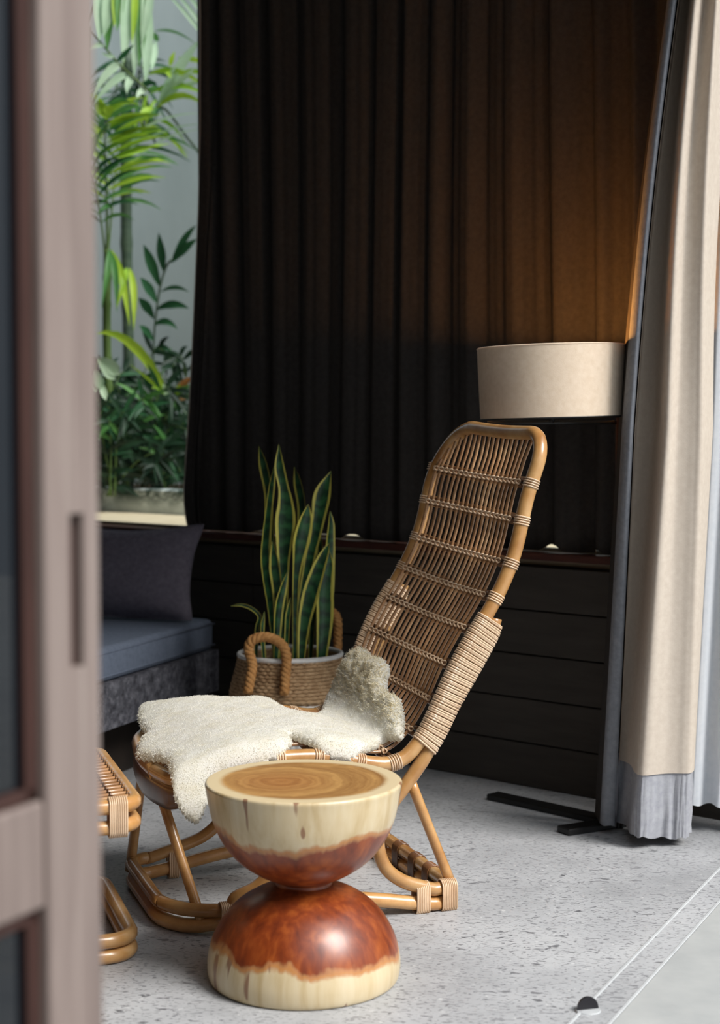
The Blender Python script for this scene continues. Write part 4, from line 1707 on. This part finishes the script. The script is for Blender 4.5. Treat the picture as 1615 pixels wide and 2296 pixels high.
# wool: short tufts on the flat, longer locks where it climbs the back
def wool(name, n_try, lock, ln, wd, mat):
    T = rng.uniform(mn[0], mx[0], n_try); Vv = rng.uniform(mn[1], mx[1], n_try)
    P = np.stack([T, Vv], 1)
    ok = inside(P, poly)
    P = P[ok]
    D = bdist(P, poly)
    V, F = [], []
    for (t, v), d in zip(P, D):
        k = (t - t_lock) / 0.10
        pl = min(1, max(0, k))
        if (rng.random() < pl) != lock:
            continue
        h = skin_h(t, v, d)
        p = drape(t, v, BASE + h - 0.001)
        pu = drape(t + 0.004, v, BASE + skin_h(t + 0.004, v, d))
        pv = drape(t, v + 0.004, BASE + skin_h(t, v + 0.004, d))
        nrm = (pu - p).cross(pv - p).normalized()
        if nrm.dot(surf(t, v, 0.1) - surf(t, v, 0)) < 0:
            nrm = -nrm
        edge = math.exp(-d / 0.012)
        # lean: clumped direction field
        q = Vector((t, v, 0))
        k_c = 1.0 if lock else 0.25
        fx, fy = noise.noise(q * (55 if not lock else 38)), noise.noise(q * (55 if not lock else 38) + Vector((9, 4, 1)))
        tang = ((pu - p).normalized() * (fx * 1.1 * k_c + rng.normal() * 0.45) + (pv - p).normalized() * (fy * 1.1 * k_c + rng.normal() * 0.45))
        dirn = (nrm * (0.9 if not lock else 0.8) + tang).normalized()
        L = ln * rng.uniform(0.6, 1.25) * (1 + 1.0 * edge)
        sd = dirn.cross(Vector((rng.normal(), rng.normal(), rng.normal()))).normalized() * wd * rng.uniform(0.7, 1.3)
        bend = (tang - nrm * 0.5).normalized() * L * 0.35
        m_ = p + dirn * L * 0.55
        e_ = p + dirn * L * 0.95 + bend
        o_ = len(V)
        V += [p - sd, p + sd, m_ + sd * 0.8, m_ - sd * 0.8, e_]
        F += [(o_, o_ + 1, o_ + 2, o_ + 3), (o_ + 3, o_ + 2, o_ + 4)]
    mb = MB()
    mb.v, mb.f, mb.m = V, F, [0] * len(F)
    return stuff(part(name, mb, mat, skin))
wool('short_wool', 95000, False, 0.0034, 0.0006, M['wool'])
o = wool('wool_locks', 120000, True, 0.0068, 0.0009, M['wool_locks'])
o['label'] = 'longer curly wool with yellowed roots'
#PART3

# ------------------------------------------------------------------ basket and snake plant
BP = at(651, 1462, 5.30)
BZ = BP.z                                               # rim height
BP = Vector((BP.x, BP.y, 0))
bk = thing('belly_basket', BP, 'two tone belly basket with rope handles holding the snake plant', 'basket')
kz = BZ / 0.440
bprof = [(0.120, 0.0), (0.150, 0.02), (0.172, 0.07), (0.190, 0.14), (0.203, 0.21), (0.208, 0.275), (0.203, 0.315), (0.193, 0.355), (0.182, 0.395), (0.176, 0.425), (0.176, 0.440)]
def brad(z):
    return interp(z / kz, [p[1] for p in bprof], [p[0] for p in bprof])
def coil_rows(z0, z1, step, tw, amp):
    mb = MB()
    z, k = z0, 0
    while z <= z1 + 1e-6:
        r = brad(z) - 0.004
        n = 120
        pts, rad = [], []
        for q in range(n):
            a = 2 * math.pi * q / n
            wob = amp * math.sin(a * 46 + (k % 2) * math.pi)
            pts.append(BP + Vector(((r + wob) * math.cos(a), (r + wob) * math.sin(a), z + 0.0008 * math.sin(a * 7 + k))))
            rad.append(step * 0.56 * (1 + tw * math.sin(a * 46 + (k % 2) * math.pi)))
        mb.tube(pts, rad, 6, closed=True)
        z += step
        k += 1
    return mb
stp = 0.0112
zmid = 0.288 * kz
part('lower_weave', coil_rows(0.008, zmid, stp, 0.25, 0.0016), M['seagrass_white'], bk)
part('upper_weave', coil_rows(zmid + stp, BZ - 0.014, stp, 0.32, 0.0022), M['seagrass'], bk)
b = MB()
n = 96
b.tube([BP + Vector((0.1745 * math.cos(2 * math.pi * q / n), 0.1745 * math.sin(2 * math.pi * q / n), BZ - 0.006)) for q in range(n)], 0.0085, 8, closed=True)
o = part('rim', b, M['seagrass_white'], bk)
b = MB()
b.lathe([(0.001, 0.006), (0.112, 0.006), (0.142, 0.024), (0.164, 0.07 * kz), (0.182, 0.14 * kz), (0.197, 0.28 * kz), (0.168, 0.42 * kz), (0.168, 0.435 * kz)], BP, 48)
part('liner', b, M['seagrass'], bk)
def rope_handle(px_list):
    path = cr([at(x, y, d) for x, y, d in px_list], 8)
    for ph_ in (0, 2.1, 4.2):
        b = MB()
        pts = []
        acc = 0
        for i, p in enumerate(path):
            t = (path[min(i + 1, len(path) - 1)] - path[max(i - 1, 0)]).normalized()
            if i:
                acc += (p - path[i - 1]).length
            side = t.cross(Vector((0, 1, 0.2))).normalized()
            up = side.cross(t)
            a = acc * 130 + ph_
            pts.append(p + (side * math.cos(a) + up * math.sin(a)) * 0.0085)
        b.tube(pts, 0.0096, 7)
        yield b
hb = MB()
for b in rope_handle([(556, 1552, 5.09), (562, 1520, 5.10), (566, 1490, 5.115), (558, 1456, 5.12), (566, 1436, 5.12), (590, 1428, 5.12), (617, 1434, 5.12), (637, 1452, 5.115), (643, 1480, 5.11), (640, 1515, 5.10), (638, 1556, 5.085)]):
    hb.add(b.v, b.f)
part('handle', hb, M['rope'], bk)
hb = MB()
for b in rope_handle([(722, 1486, 5.49), (728, 1440, 5.50), (726, 1400, 5.50), (740, 1374, 5.50), (756, 1386, 5.50), (758, 1430, 5.50), (756, 1480, 5.49)]):
    hb.add(b.v, b.f)
part('handle', hb, M['rope'], bk)

SPL = Vector((BP.x, BP.y, 0.392 * kz))
sn = thing('snake_plant', SPL, 'snake plant with tall upright yellow edged leaves growing from the basket', 'plant')
b = MB()
b.lathe([(0.168, -0.012), (0.15, 0.0), (0.1, 0.004), (0.05, 0.003), (0.0006, 0.006)], SPL, 40)
part('soil', b, M['soil'], sn)
LEAVES = [
    ([(790, 1715, 40), (800, 1300, 62), (800, 1000, 88), (815, 720, 146), (815, 560, 108), (798, 440, 74), (768, 290, 70), (762, 122, 3)], 5.27, 10),
    ([(770, 1715, 30), (745, 1200, 50), (700, 800, 62), (690, 500, 58), (650, 280, 60), (610, 135, 3)], 5.38, 40),
    ([(735, 1715, 30), (700, 1400, 54), (655, 1050, 76), (657, 850, 66), (680, 620, 50), (705, 420, 42), (727, 285, 3)], 5.30, -45),
    ([(738, 1715, 26), (755, 1300, 62), (735, 1050, 78), (712, 850, 3)], 5.23, 25),
    ([(880, 1725, 30), (885, 1300, 44), (900, 1050, 66), (930, 850, 120), (965, 690, 92), (985, 575, 4)], 5.26, -15),
    ([(920, 1700, 30), (930, 1000, 54), (945, 620, 58), (915, 420, 58), (880, 292, 3)], 5.41, 50),
    ([(892, 1735, 30), (915, 1450, 46), (985, 1050, 72), (1060, 700, 96), (1095, 500, 120), (1156, 325, 4)], 5.37, 10),
    ([(1100, 1725, 40), (1130, 1300, 72), (1140, 1000, 74), (1150, 820, 58), (1155, 720, 42), (1150, 628, 3)], 5.36, -30),
    ([(925, 1740, 38), (955, 1500, 84), (1000, 1280, 116), (1060, 1080, 100), (1110, 950, 62), (1142, 870, 3)], 5.17, 12),
    ([(1078, 1735, 60), (1108, 1450, 118), (1110, 1200, 116), (1140, 1030, 64), (1145, 930, 3)], 5.25, -8),
    ([(735, 1700, 30), (755, 1400, 62), (790, 1220, 52), (832, 1075, 3)], 5.20, -30),
    ([(590, 1700, 24), (596, 1540, 28), (618, 1430, 28), (560, 1366, 27), (480, 1338, 22), (396, 1346, 3)], 5.21, 30),
    ([(812, 1700, 28), (828, 1480, 36), (838, 1380, 32), (850, 1282, 3)], 5.15, 20),
    ([(655, 1705, 26), (636, 1560, 30), (640, 1470, 24), (652, 1390, 3)], 5.19, -25),
    ([(1000, 1730, 30), (1020, 1450, 44), (1065, 1150, 52), (1075, 900, 40), (1070, 780, 3)], 5.42, 20),
]
def leaf_mesh(path, widths, yaw, fold=0.16, nseg=None):
    """strip of five columns along a 3D path, width across the view, turned by yaw."""
    n = len(path)
    V, F, UV = [], [], []
    L = 0.0
    for i in range(n):
        t = (path[min(i + 1, n - 1)] - path[max(i - 1, 0)]).normalized()
        view = (path[i] - CAMP).normalized()
        side = t.cross(view).normalized()
        nr = side.cross(t).normalized()
        ya = math.radians(yaw) if not callable(yaw) else yaw(i / (n - 1))
        sd = side * math.cos(ya) + nr * math.sin(ya)
        nn = nr * math.cos(ya) - side * math.sin(ya)
        if i:
            L += (path[i] - path[i - 1]).length
        for c in range(5):
            u = c / 4 - 0.5
            V.append(path[i] + sd * (u * widths[i]) + nn * (-(abs(u) * 2) ** 1.5 * fold * widths[i]))
            UV.append((c / 4, L))
    for i in range(n - 1):
        for c in range(4):
            a = i * 5 + c
            F.append((a, a + 1, a + 6, a + 5))
    return V, F, UV
for pts, d, yaw in LEAVES:
    P3 = [at(400 + x / 3.377, 960 + y / 3.377, d) for x, y, w in pts]
    P3[0].z = min(P3[0].z, SPL.z - 0.004)
    W3 = [Vector((w / 3.377 / FPX * d * 1.06 / max(0.6, math.cos(math.radians(yaw))), 0, 0)) for x, y, w in pts]
    # bases gather towards the middle of the pot in depth
    path = cr(P3, 6)
    wid = [max(0.0008, w.x) for w in cr(W3, 6)]
    V, F, UV = leaf_mesh(path, wid, yaw)
    mb = MB()
    mb.add(V, F)
    mb.uv = UV
    part('leaf', mb, M['snake'], sn)

# ------------------------------------------------------------------ floor lamp behind the chair
LC = Vector(((1238 - 807.5) / FPX * 4.66, 4.66, 0))
lamp = thing('floor_lamp', LC, 'floor lamp with a linen drum shade glowing against the charcoal curtain', 'lamp')
zs0, zs1 = at(1200, 937, 4.66).z, at(1238, 779, 4.66).z
R0, R1 = 0.214, 0.2195
def tilt(p):
    # the shade sits a little crooked on its pole
    q = p - (LC + Vector((0, 0, zs0)))
    a = math.radians(1.6)
    return LC + Vector((0, 0, zs0)) + Vector((q.x * math.cos(a) - q.z * math.sin(a), q.y, q.z * math.cos(a) + q.x * math.sin(a)))
b = MB()
b.lathe([(R0, zs0), (R1, zs1)], LC, 72)
b.v = [tilt(p) for p in b.v]
sh = part('shade', b, M['shade'], lamp)
b = MB()
b.lathe([(R1 - 0.003, zs1), (R0 - 0.003, zs0)], LC, 72)
b.v = [tilt(p) for p in b.v]
part('shade_lining', b, M['shade_in'], sh)
for nm, z, r in (('top_ring', zs1, R1 - 0.0012), ('bottom_ring', zs0, R0 - 0.0012)):
    b = MB()
    b.tube([tilt(LC + Vector((r * math.cos(2 * math.pi * q / 72), r * math.sin(2 * math.pi * q / 72), z))) for q in range(72)], 0.0026, 6, closed=True)
    part(nm, b, M['shade'] if nm == 'top_ring' else M['black_metal'], sh)
b = MB()
b.lathe([(R0 - 0.006, zs0 + 0.006), (0.03, zs0 + 0.004), (0.0135, zs0 + 0.004)], LC, 48)
b.v = [tilt(p) for p in b.v]
part('diffuser', b, M['shade_in'], sh)
PX = at(1390, 960, 4.66)
PB = Vector((PX.x, PX.y, 0))
b = MB()
b.tube([LC + Vector((-R0 * 0.9, 0.0, zs0 - 0.014)), LC + Vector((0, 0, zs0 - 0.014)), PB + Vector((0, 0, zs0 - 0.014))], 0.006, 8)
for q in range(3):
    a = 2 * math.pi * q / 3 + 0.4
    b.tube([LC + Vector((0, 0, zs0 - 0.012)), tilt(LC + Vector((math.cos(a) * (R0 - 0.004), math.sin(a) * (R0 - 0.004), zs0 - 0.001)))], 0.003, 6)
part('arm', b, M['black_metal'], lamp)
b = MB()
b.tube([PB + Vector((0, 0, 0.02)), PB + Vector((0, 0, zs0 + 0.0))], 0.012, 12)
o = part('pole', b, M['sill_wood'], lamp)
o['label'] = 'dark red wooden pole'
b = MB()
b.tube([LC + Vector((0, 0, zs0 - 0.016)), LC + Vector((0, 0, zs0 + 0.035))], 0.008, 10)
part('stem', b, M['black_metal'], lamp)
b = MB()
b.lathe([(0.018, zs0 + 0.03), (0.018, zs0 + 0.125), (0.014, zs0 + 0.130)], LC, 20, cap_top=True, cap_bot=True)
part('socket', b, M['black_metal'], lamp)
mg = Mat('warm_bulb', 0.4)
mg.color((1.0, 0.75, 0.45, 1))
mg.set('Emission Color', (1.0, 0.62, 0.26, 1))
mg.set('Emission Strength', 6.0)
b = MB()
b.lathe([(0.012, 0.0), (0.020, 0.012), (0.026, 0.028), (0.022, 0.044), (0.010, 0.054), (0.0008, 0.056)], LC + Vector((0, 0, zs0 + 0.130)), 20)
part('bulb', b, mg.m, lamp)
ld = bpy.data.lights.new('lamp_light', 'POINT')
ld.energy = 36.0
ld.color = (1.0, 0.44, 0.11)
ld.shadow_soft_size = 0.03
lo = bpy.data.objects.new('lamp_light', ld)
COL.objects.link(lo)
lo.parent = lamp
lo.location = Vector((0, 0, zs0 + 0.165))
f1 = fl(1104, 1790)
d0 = (f1 - PB); d0.z = 0
for q, Lf in ((0, d0.length), (1, 0.20), (2, 0.16)):
    a = math.radians((0, 75, -70)[q])
    d = Vector((d0.x * math.cos(a) - d0.y * math.sin(a), d0.x * math.sin(a) + d0.y * math.cos(a), 0)).normalized()
    b = MB()
    sd = Vector((-d.y, d.x, 0)) * 0.030
    b.rbox(PB - sd - d * 0.03 + Vector((0, 0, 0.001)), d * (Lf + 0.03), sd * 2, Vector((0, 0, 0.018 + 0.001 * q)), 0.003)
    part('foot', b, M['black_metal'], lamp, smooth=False)

# ------------------------------------------------------------------ rubber door stop in the floor
DS = fl(1319, 2268)
ds = MB()
RD = 0.0235
V, F = [], []
face = Vector((0.25, -0.97, 0)).normalized()
sdv = Vector((face.y, -face.x, 0))
nA, nB = 14, 8
for i in range(nA + 1):
    a = math.pi * i / nA
    for j in range(nB + 1):
        e = math.pi / 2 * j / nB
        V.append(DS + sdv * (math.cos(a) * math.cos(e) * RD) - face * (math.sin(a) * math.cos(e) * RD) + Vector((0, 0, 0.004 + math.sin(e) * RD * 1.15)))
for i in range(nA):
    for j in range(nB):
        k = i * (nB + 1) + j
        F.append((k, k + nB + 1, k + nB + 2, k + 1))
ds.add(V, F)
# flat front face
fr_ = [DS + sdv * (math.cos(math.pi * q / 16) * RD) + Vector((0, 0, 0.004 + math.sin(math.pi * q / 16) * RD * 1.15)) for q in range(17)]
ds.add(fr_, [tuple(range(17))])
DST = thing('door_stop', DS, 'small black half dome door stop beside the floor track', 'door stop')
o = part('buffer', ds, M['rubber'], DST)
with_auto(o, 40)
b = MB()
b.lathe([(0.0262, 0.0), (0.0262, 0.003), (0.0250, 0.0045), (0.0005, 0.0045)], DS, 28, cap_bot=True)
o = part('base_plate', b, M['track_rail'], DST)
with_auto(o, 40)

# ------------------------------------------------------------------ garden plants
def bez(p0, p1, bend, n):
    """curved path: bend lifts the middle (world vector)."""
    c = (p0 + p1) / 2 + bend
    return [p0 * (1 - t) ** 2 + c * 2 * t * (1 - t) + p1 * t * t for t in [k / n for k in range(n + 1)]]
def blade(p0, p1, w, bend, mat, parent, name='leaf', yaw=0.0, n=7, peak=0.35):
    path = bez(p0, p1, bend, n)
    wid = []
    for k in range(n + 1):
        t = k / n
        wid.append(max(0.0015, w * (min(1, t / peak) ** 0.6) * (1 - max(0, (t - peak) / (1 - peak)) ** 1.9)))
    V, F, UV = leaf_mesh(path, wid, yaw, 0.12)
    mb = MB()
    mb.add(V, F)
    return part(name, mb, mat, parent)
def frond(parent, pts, n, ln, w, alpha, mats, droop=0.08, tilt_=0.0, t0=0.15, name='frond', stem=0.006, sides=(1, -1), peakpos=0.45, yawr=35):
    """rachis through 3D points with paired leaflets."""
    path = cr(pts, 8)
    b = MB()
    m_ = len(path)
    b.tube(path, [stem * (1 - 0.75 * k / m_) for k in range(m_)], 6)
    fr = part(name, b, M['cane_olive'], parent)
    for k in range(n):
        t = t0 + (0.98 - t0) * k / (n - 1)
        i = min(m_ - 2, int(t * (m_ - 1)))
        p = path[i].lerp(path[i + 1], t * (m_ - 1) - i)
        T = (path[i + 1] - path[max(0, i - 1)]).normalized()
        view = (p - CAMP).normalized()
        sd = T.cross(view).normalized()
        nr = sd.cross(T).normalized()
        sdt = (sd * math.cos(tilt_) + nr * math.sin(tilt_)).normalized()
        L = ln * (0.45 + 0.55 * math.sin(math.pi * min(1, (t - t0 + 0.12) / (1 - t0) * 0.5 / peakpos if (t - t0) / (1 - t0) < peakpos else 0.5 + 0.5 * ((t - t0) / (1 - t0) - peakpos) / (1 - peakpos)) ))
        for sg in sides:
            al = math.radians(alpha * (1.12 - 0.45 * t) + random.uniform(-5, 5))
            d = (T * math.cos(al) + sdt * sg * math.sin(al) + nr * random.uniform(-0.25, 0.25)).normalized()
            e = p + d * L * random.uniform(0.88, 1.1) + Vector((0, 0, -droop * random.uniform(0.7, 1.3)))
            blade(p, e, w, Vector((0, 0, droop * 0.75)), random.choice(mats), fr, 'leaflet', yaw=random.uniform(-yawr, yawr), n=5, peak=0.3)
    return fr
def cane_stalk(parent, px0, py0, px1, py1, d, r, mat, rings=9):
    b = MB()
    p0, p1 = at(px0, py0, d), at(px1, py1, d)
    p0.z = 0.855
    pts, rad = [], []
    nn = rings * 6
    for k in range(nn + 1):
        t = k / nn
        pts.append(p0.lerp(p1, t) + Vector((0.006 * math.sin(t * 7), 0, 0)))
        rad.append(r * (1 + (0.16 if k % 6 == 0 else 0)))
    b.tube(pts, rad, 10)
    return part('cane', b, mat, parent)
def soil_at(px, d):
    p = at(px, 1098, d)
    p.z = 0.87
    return p
G = 'plants in the garden bed outside the window'
L_, GR, DK, DP, PA = M['leaf_lime'], M['leaf_green'], M['leaf_dark'], M['leaf_deep'], M['leaf_pale']

# palm with the bright upright frond beside the door
pm = thing('feather_palm', soil_at(240, 7.95), 'feather palm whose bright lime frond stands beside the door post', 'palm', G)
cane_stalk(pm, 246, 1096, 240, 560, 7.95, 0.021, M['cane_olive'])
frond(pm, [at(240, 600, 7.95), at(240, 470, 7.93), at(236, 360, 7.88), at(236, 300, 7.8), at(240, 236, 7.7)], 19, 0.36, 0.026, 66, [L_, L_, GR], 0.07, 0.1, 0.30, stem=0.008)
frond(pm, [at(240, 600, 7.97), at(252, 460, 8.05), at(262, 380, 8.1), at(300, 300, 8.15), at(352, 268, 8.2)], 16, 0.34, 0.022, 62, [GR, DK, L_], 0.10, 0.3, 0.25)
frond(pm, [at(240, 600, 7.97), at(222, 470, 7.9), at(196, 380, 7.8), at(150, 330, 7.7)], 14, 0.30, 0.022, 62, [GR, DK], 0.10, 0.2, 0.25)
blade(at(243, 268, 7.68), at(212, 232, 7.66), 0.060, Vector((0, 0, 0.02)), L_, pm, peak=0.5)
blade(at(245, 262, 7.68), at(240, 236, 7.66), 0.055, Vector((0, 0, 0.02)), L_, pm, peak=0.5)
for x0, y0, x1, y1, w in ((250, 470, 214, 486, 10), (246, 560, 262, 700, 16), (244, 560, 228, 690, 14), (250, 560, 290, 730, 18), (284, 600, 262, 690, 14), (290, 600, 300, 740, 16)):
    blade(at(x0, y0, 7.9), at(x1, y1, 7.8), w / FPX * 7.9, Vector((0.03, -.05, 0.06)), random.choice([GR, L_, GR]), pm)

# tall palm with pale hanging leaves from above
hp = thing('hanging_palm', soil_at(206, 7.55), 'tall palm with long pale leaves hanging into the top of the window', 'palm', G)
cane_stalk(hp, 176, 1096, 190, 60, 7.55, 0.020, M['cane_olive'])
b = MB()
b.tube(cr([at(190, 60, 7.55), at(230, 100, 7.45), at(262, 138, 7.42), at(300, 174, 7.4), at(336, 206, 7.4)], 6), 0.006, 6)
fr1 = part('frond', b, M['cane_olive'], hp)
for x0, y0, x1, y1, w, bx, bz, mt in (
        (276, 146, 202, 226, 20, 0.02, 0.10, PA), (296, 166, 207, 236, 18, 0.02, 0.08, PA), (236, 104, 196, 113, 11, 0, 0.03, PA), (258, 126, 228, 118, 10, 0, -0.01, PA),
        (298, 170, 284, 210, 18, -.01, 0.02, PA), (333, 202, 307, 220, 15, -.02, 0.02, PA), (262, 138, 300, 100, 12, 0, 0, DK), (318, 190, 352, 186, 14, 0, 0.01, DK), (332, 204, 356, 196, 12, 0, .01, GR)):
    blade(at(x0, y0, 7.42), at(x1, y1, 7.36), w / FPX * 7.4, Vector((bx, 0, bz)), mt, fr1, 'leaflet', yaw=random.uniform(-20, 20))
b = MB()
b.tube(cr([at(190, 60, 7.55), at(240, -60, 7.5), at(300, -110, 7.45), at(350, -100, 7.4)], 6), 0.007, 6)
fr2 = part('frond', b, M['cane_olive'], hp)
for x0, y0, x1, y1, w, mt in ((214, -70, 222, 92, 34, PA), (240, -80, 240, 116, 28, GR), (250, -90, 232, 84, 30, PA), (284, -100, 275, 142, 32, PA), (268, -100, 262, 70, 22, GR), (300, -100, 296, 96, 16, L_), (306, -100, 300, 176, 26, PA),
                              (322, -90, 326, 192, 30, PA), (318, -90, 312, 150, 24, GR), (255, -80, 256, 60, 20, L_), (345, -90, 318, 100, 20, PA)):
    blade(at(x0, y0, 7.48), at(x1, y1, 7.42), w / FPX * 7.45, Vector((0.02, 0, 0.0)), mt, fr2, 'leaflet', yaw=random.uniform(-30, 30), peak=0.55)

# palm at the right edge of the opening
rp_ = thing('arching_palm', soil_at(430, 8.2), 'palm with arching lime and pale leaves at the curtain edge', 'palm', G)
cane_stalk(rp_, 430, 1096, 456, 420, 8.2, 0.017, M['cane_green'])
b = MB()
b.tube(cr([at(456, 420, 8.2), at(452, 355, 8.18), at(415, 302, 8.15), at(376, 250, 8.1), at(352, 236, 8.05)], 6), 0.007, 6)
fr3 = part('frond', b, M['cane_green'], rp_)
for x0, y0, x1, y1, w, bz, mt in ((352, 238, 452, 86, 26, 0.05, PA), (356, 240, 440, 150, 18, 0.02, PA), (352, 236, 400, 160, 14, 0.0, PA), (330, 168, 462, 196, 15, 0.10, L_), (336, 210, 462, 214, 15, 0.09, L_), (350, 244, 462, 240, 15, 0.13, L_),
                                  (346, 246, 300, 290, 13, 0.08, L_), (380, 148, 392, 115, 12, 0, L_), (372, 150, 384, 175, 14, 0, L_), (350, 90, 340, 160, 16, 0, PA), (356, 92, 338, 70, 14, 0, GR), (345, 70, 440, 100, 6, .06, GR), (260, 330, 458, 254, 5, 0.10, PA), (268, 350, 456, 278, 5, 0.08, PA),
                                  (300, 360, 458, 290, 4, .08, PA), (400, 130, 470, 150, 12, 0.03, L_), (410, 160, 470, 170, 12, 0.02, L_), (400, 200, 465, 180, 12, 0.02, PA)):
    blade(at(x0, y0, 8.05), at(x1, y1, 7.95), w / FPX * 8.0, Vector((0, 0, bz)), mt, fr3, 'leaflet', yaw=random.uniform(-25, 25))
b = MB()
b.tube(cr([at(456, 420, 8.2), at(520, 260, 8.1), at(500, 130, 8.0), at(460, 40, 7.95)], 6), 0.007, 6)
fr4 = part('frond', b, M['cane_green'], rp_)
for x0, y0, x1, y1, w, mt in ((470, 100, 368, -20, 10, PA), (470, 84, 386, -24, 10, PA), (472, 60, 404, -30, 10, PA), (474, 40, 420, -40, 12, PA), (480, 30, 438, -40, 12, GR), (490, 160, 440, 60, 10, PA)):
    blade(at(x0, y0, 7.95), at(x1, y1, 7.9), w / FPX * 7.95, Vector((0, 0, 0.03)), mt, fr4, 'leaflet')

# bamboo-like cane in front of the wall
cp_ = thing('bamboo_cane', soil_at(284, 8.35), 'thick dark green cane rising in front of the grey garden wall', 'plant', G)
cane_stalk(cp_, 287, 1096, 284, 120, 8.35, 0.030, M['cane_green'], 7)
for k, (x, y) in enumerate(((284, 120), (284, 130))):
    frond(cp_, [at(x, y, 8.35), at(x - 10 + 50 * k, y + 30, 8.3), at(x - 30 + 50 * k, y + 100, 8.25), at(x - 34 + 62 * k, y + 150, 8.2)], 13, 0.22, 0.020, 60, [DK, DP], 0.05, 0.2, 0.2)

# dark plant with opposed leaves against the wall
dk = thing('ladder_leaf_plant', soil_at(344, 8.1), 'dark plant with paired leaves standing clear against the grey wall', 'plant', G)
b = MB()
b.tube(cr([soil_at(340, 8.1), at(342, 900, 8.1), at(345, 765, 8.1), at(352, 690, 8.08), at(360, 640, 8.06), at(372, 600, 8.04), at(384, 582, 8.02)], 6), 0.006, 6)
sm_ = part('stem', b, M['cane_green'], dk)
for x0, y0, x1, y1, w, bz in ((359, 645, 322, 548, 22, 0.02), (368, 612, 356, 522, 19, 0.0), (384, 588, 440, 505, 14, 0.04), (384, 590, 442, 536, 18, 0.02), (352, 680, 314, 622, 20, 0.02), (346, 716, 310, 668, 20, 0.03), (360, 655, 424, 655, 9, 0.05),
                              (350, 695, 424, 692, 17, 0.05), (345, 730, 398, 738, 14, 0.06), (344, 765, 312, 730, 16, 0.02), (344, 790, 384, 790, 14, 0.05), (343, 820, 306, 800, 14, .03)):
    blade(at(x0, y0, 8.07), at(x1, y1, 8.0), w / FPX * 8.05 * 1.1, Vector((0, 0, bz)), DK, sm_, 'leaf', yaw=random.uniform(-20, 20), peak=0.45)

# rosette with one long arching blade and orange leaves
ro = thing('rosette_plant', soil_at(386, 7.75), 'rosette plant with a long arching lime blade and two orange leaves', 'plant', G)
b = MB()
b.tube(cr([soil_at(372, 7.8), at(360, 990, 7.78), at(378, 915, 7.75), at(386, 895, 7.72)], 6), 0.008, 6)
part('stem', b, M['cane_olive'], ro)
b0 = at(384, 898, 7.72)
for x1, y1, w, bz, mt in ((212, 748, 24, 0.22, L_), (440, 845, 16, 0.05, M['leaf_orange']), (438, 893, 14, 0.02, M['leaf_orange']), (404, 862, 18, 0, L_), (428, 866, 16, .03, GR), (366, 860, 20, .0, PA), (340, 870, 14, 0.05, L_), (400, 920, 14, 0, GR), (420, 930, 10, 0.04, PA), (292, 818, 8, .02, L_)):
    blade(b0, at(x1, y1, 7.65), w / FPX * 7.7, Vector((0, 0, bz)), mt, ro, 'leaf', yaw=random.uniform(-20, 20))

# fishtail leaf by the post
ft = thing('fishtail_plant', soil_at(210, 7.4), 'plant with pale fishtail leaves beside the door post', 'plant', G)
b = MB()
b.tube(cr([soil_at(196, 7.45), at(200, 950, 7.42), at(206, 850, 7.4), at(218, 806, 7.38)], 6), 0.005, 6)
part('stem', b, M['cane_olive'], ft)
for x0, y0, x1, y1, w in ((216, 804, 268, 840, 34), (216, 804, 258, 852, 30), (208, 830, 226, 872, 30), (212, 838, 238, 898, 18), (206, 840, 212, 880, 26)):
    blade(at(x0, y0, 7.37), at(x1, y1, 7.33), w / FPX * 7.35, Vector((0, 0, 0.02)), PA, ft, 'leaf', yaw=random.uniform(-15, 15), peak=0.75)

# low dark undergrowth, bush by bush
bush = [(228, 7.9, 0.62), (252, 7.6, 0.46), (282, 8.05, 0.72), (312, 7.7, 0.50), (336, 8.3, 0.50), (366, 7.65, 0.24), (396, 8.25, 0.34), (418, 7.9, 0.30), (442, 8.1, 0.72), (196, 7.7, 0.6), (150, 8.1, 0.7)]
words_ = ['beside the door post', 'low at the kerb near the post', 'behind the thick cane foot', 'low at the kerb under the rosette blade', 'against the wall under the ladder leaves', 'low in front of the rosette', 'right of the rosette by the wall', 'at the kerb near the curtain edge', 'tall at the curtain edge', 'behind the door post', 'farthest left behind the door']
for k, (px, d, hgt) in enumerate(bush):
    p0 = soil_at(px, d)
    bs = thing('fern_bush', p0, 'dark green fern bush ' + words_[k], 'fern', 'fern bushes in the garden bed')
    for q in range(8 if px < 300 or px > 430 else 5):
        a = random.uniform(0, 6.28)
        r = hgt * random.uniform(0.15, 0.42)
        h = hgt * (random.uniform(0.65, 1.05) if q < 5 else random.uniform(0.28, 0.5))
        p1 = p0 + Vector((math.cos(a) * r * 0.5, math.sin(a) * r * 0.3, h * 0.7))
        p2_ = p0 + Vector((math.cos(a) * r, math.sin(a) * r * 0.5, h))
        p3 = p2_ + Vector((math.cos(a) * r * 0.6, math.sin(a) * r * 0.3, -h * 0.08))
        frond(bs, [p0 + Vector((random.uniform(-.03, .03), random.uniform(-.03, .03), 0)), p1, p2_, p3], 8, 0.15 * random.uniform(0.8, 1.2), 0.026, 62, [DP, DP, DP, DP, DK] if q != 4 else [GR, DK, DP], 0.03, random.uniform(-.4, .4), 0.12, stem=0.004)
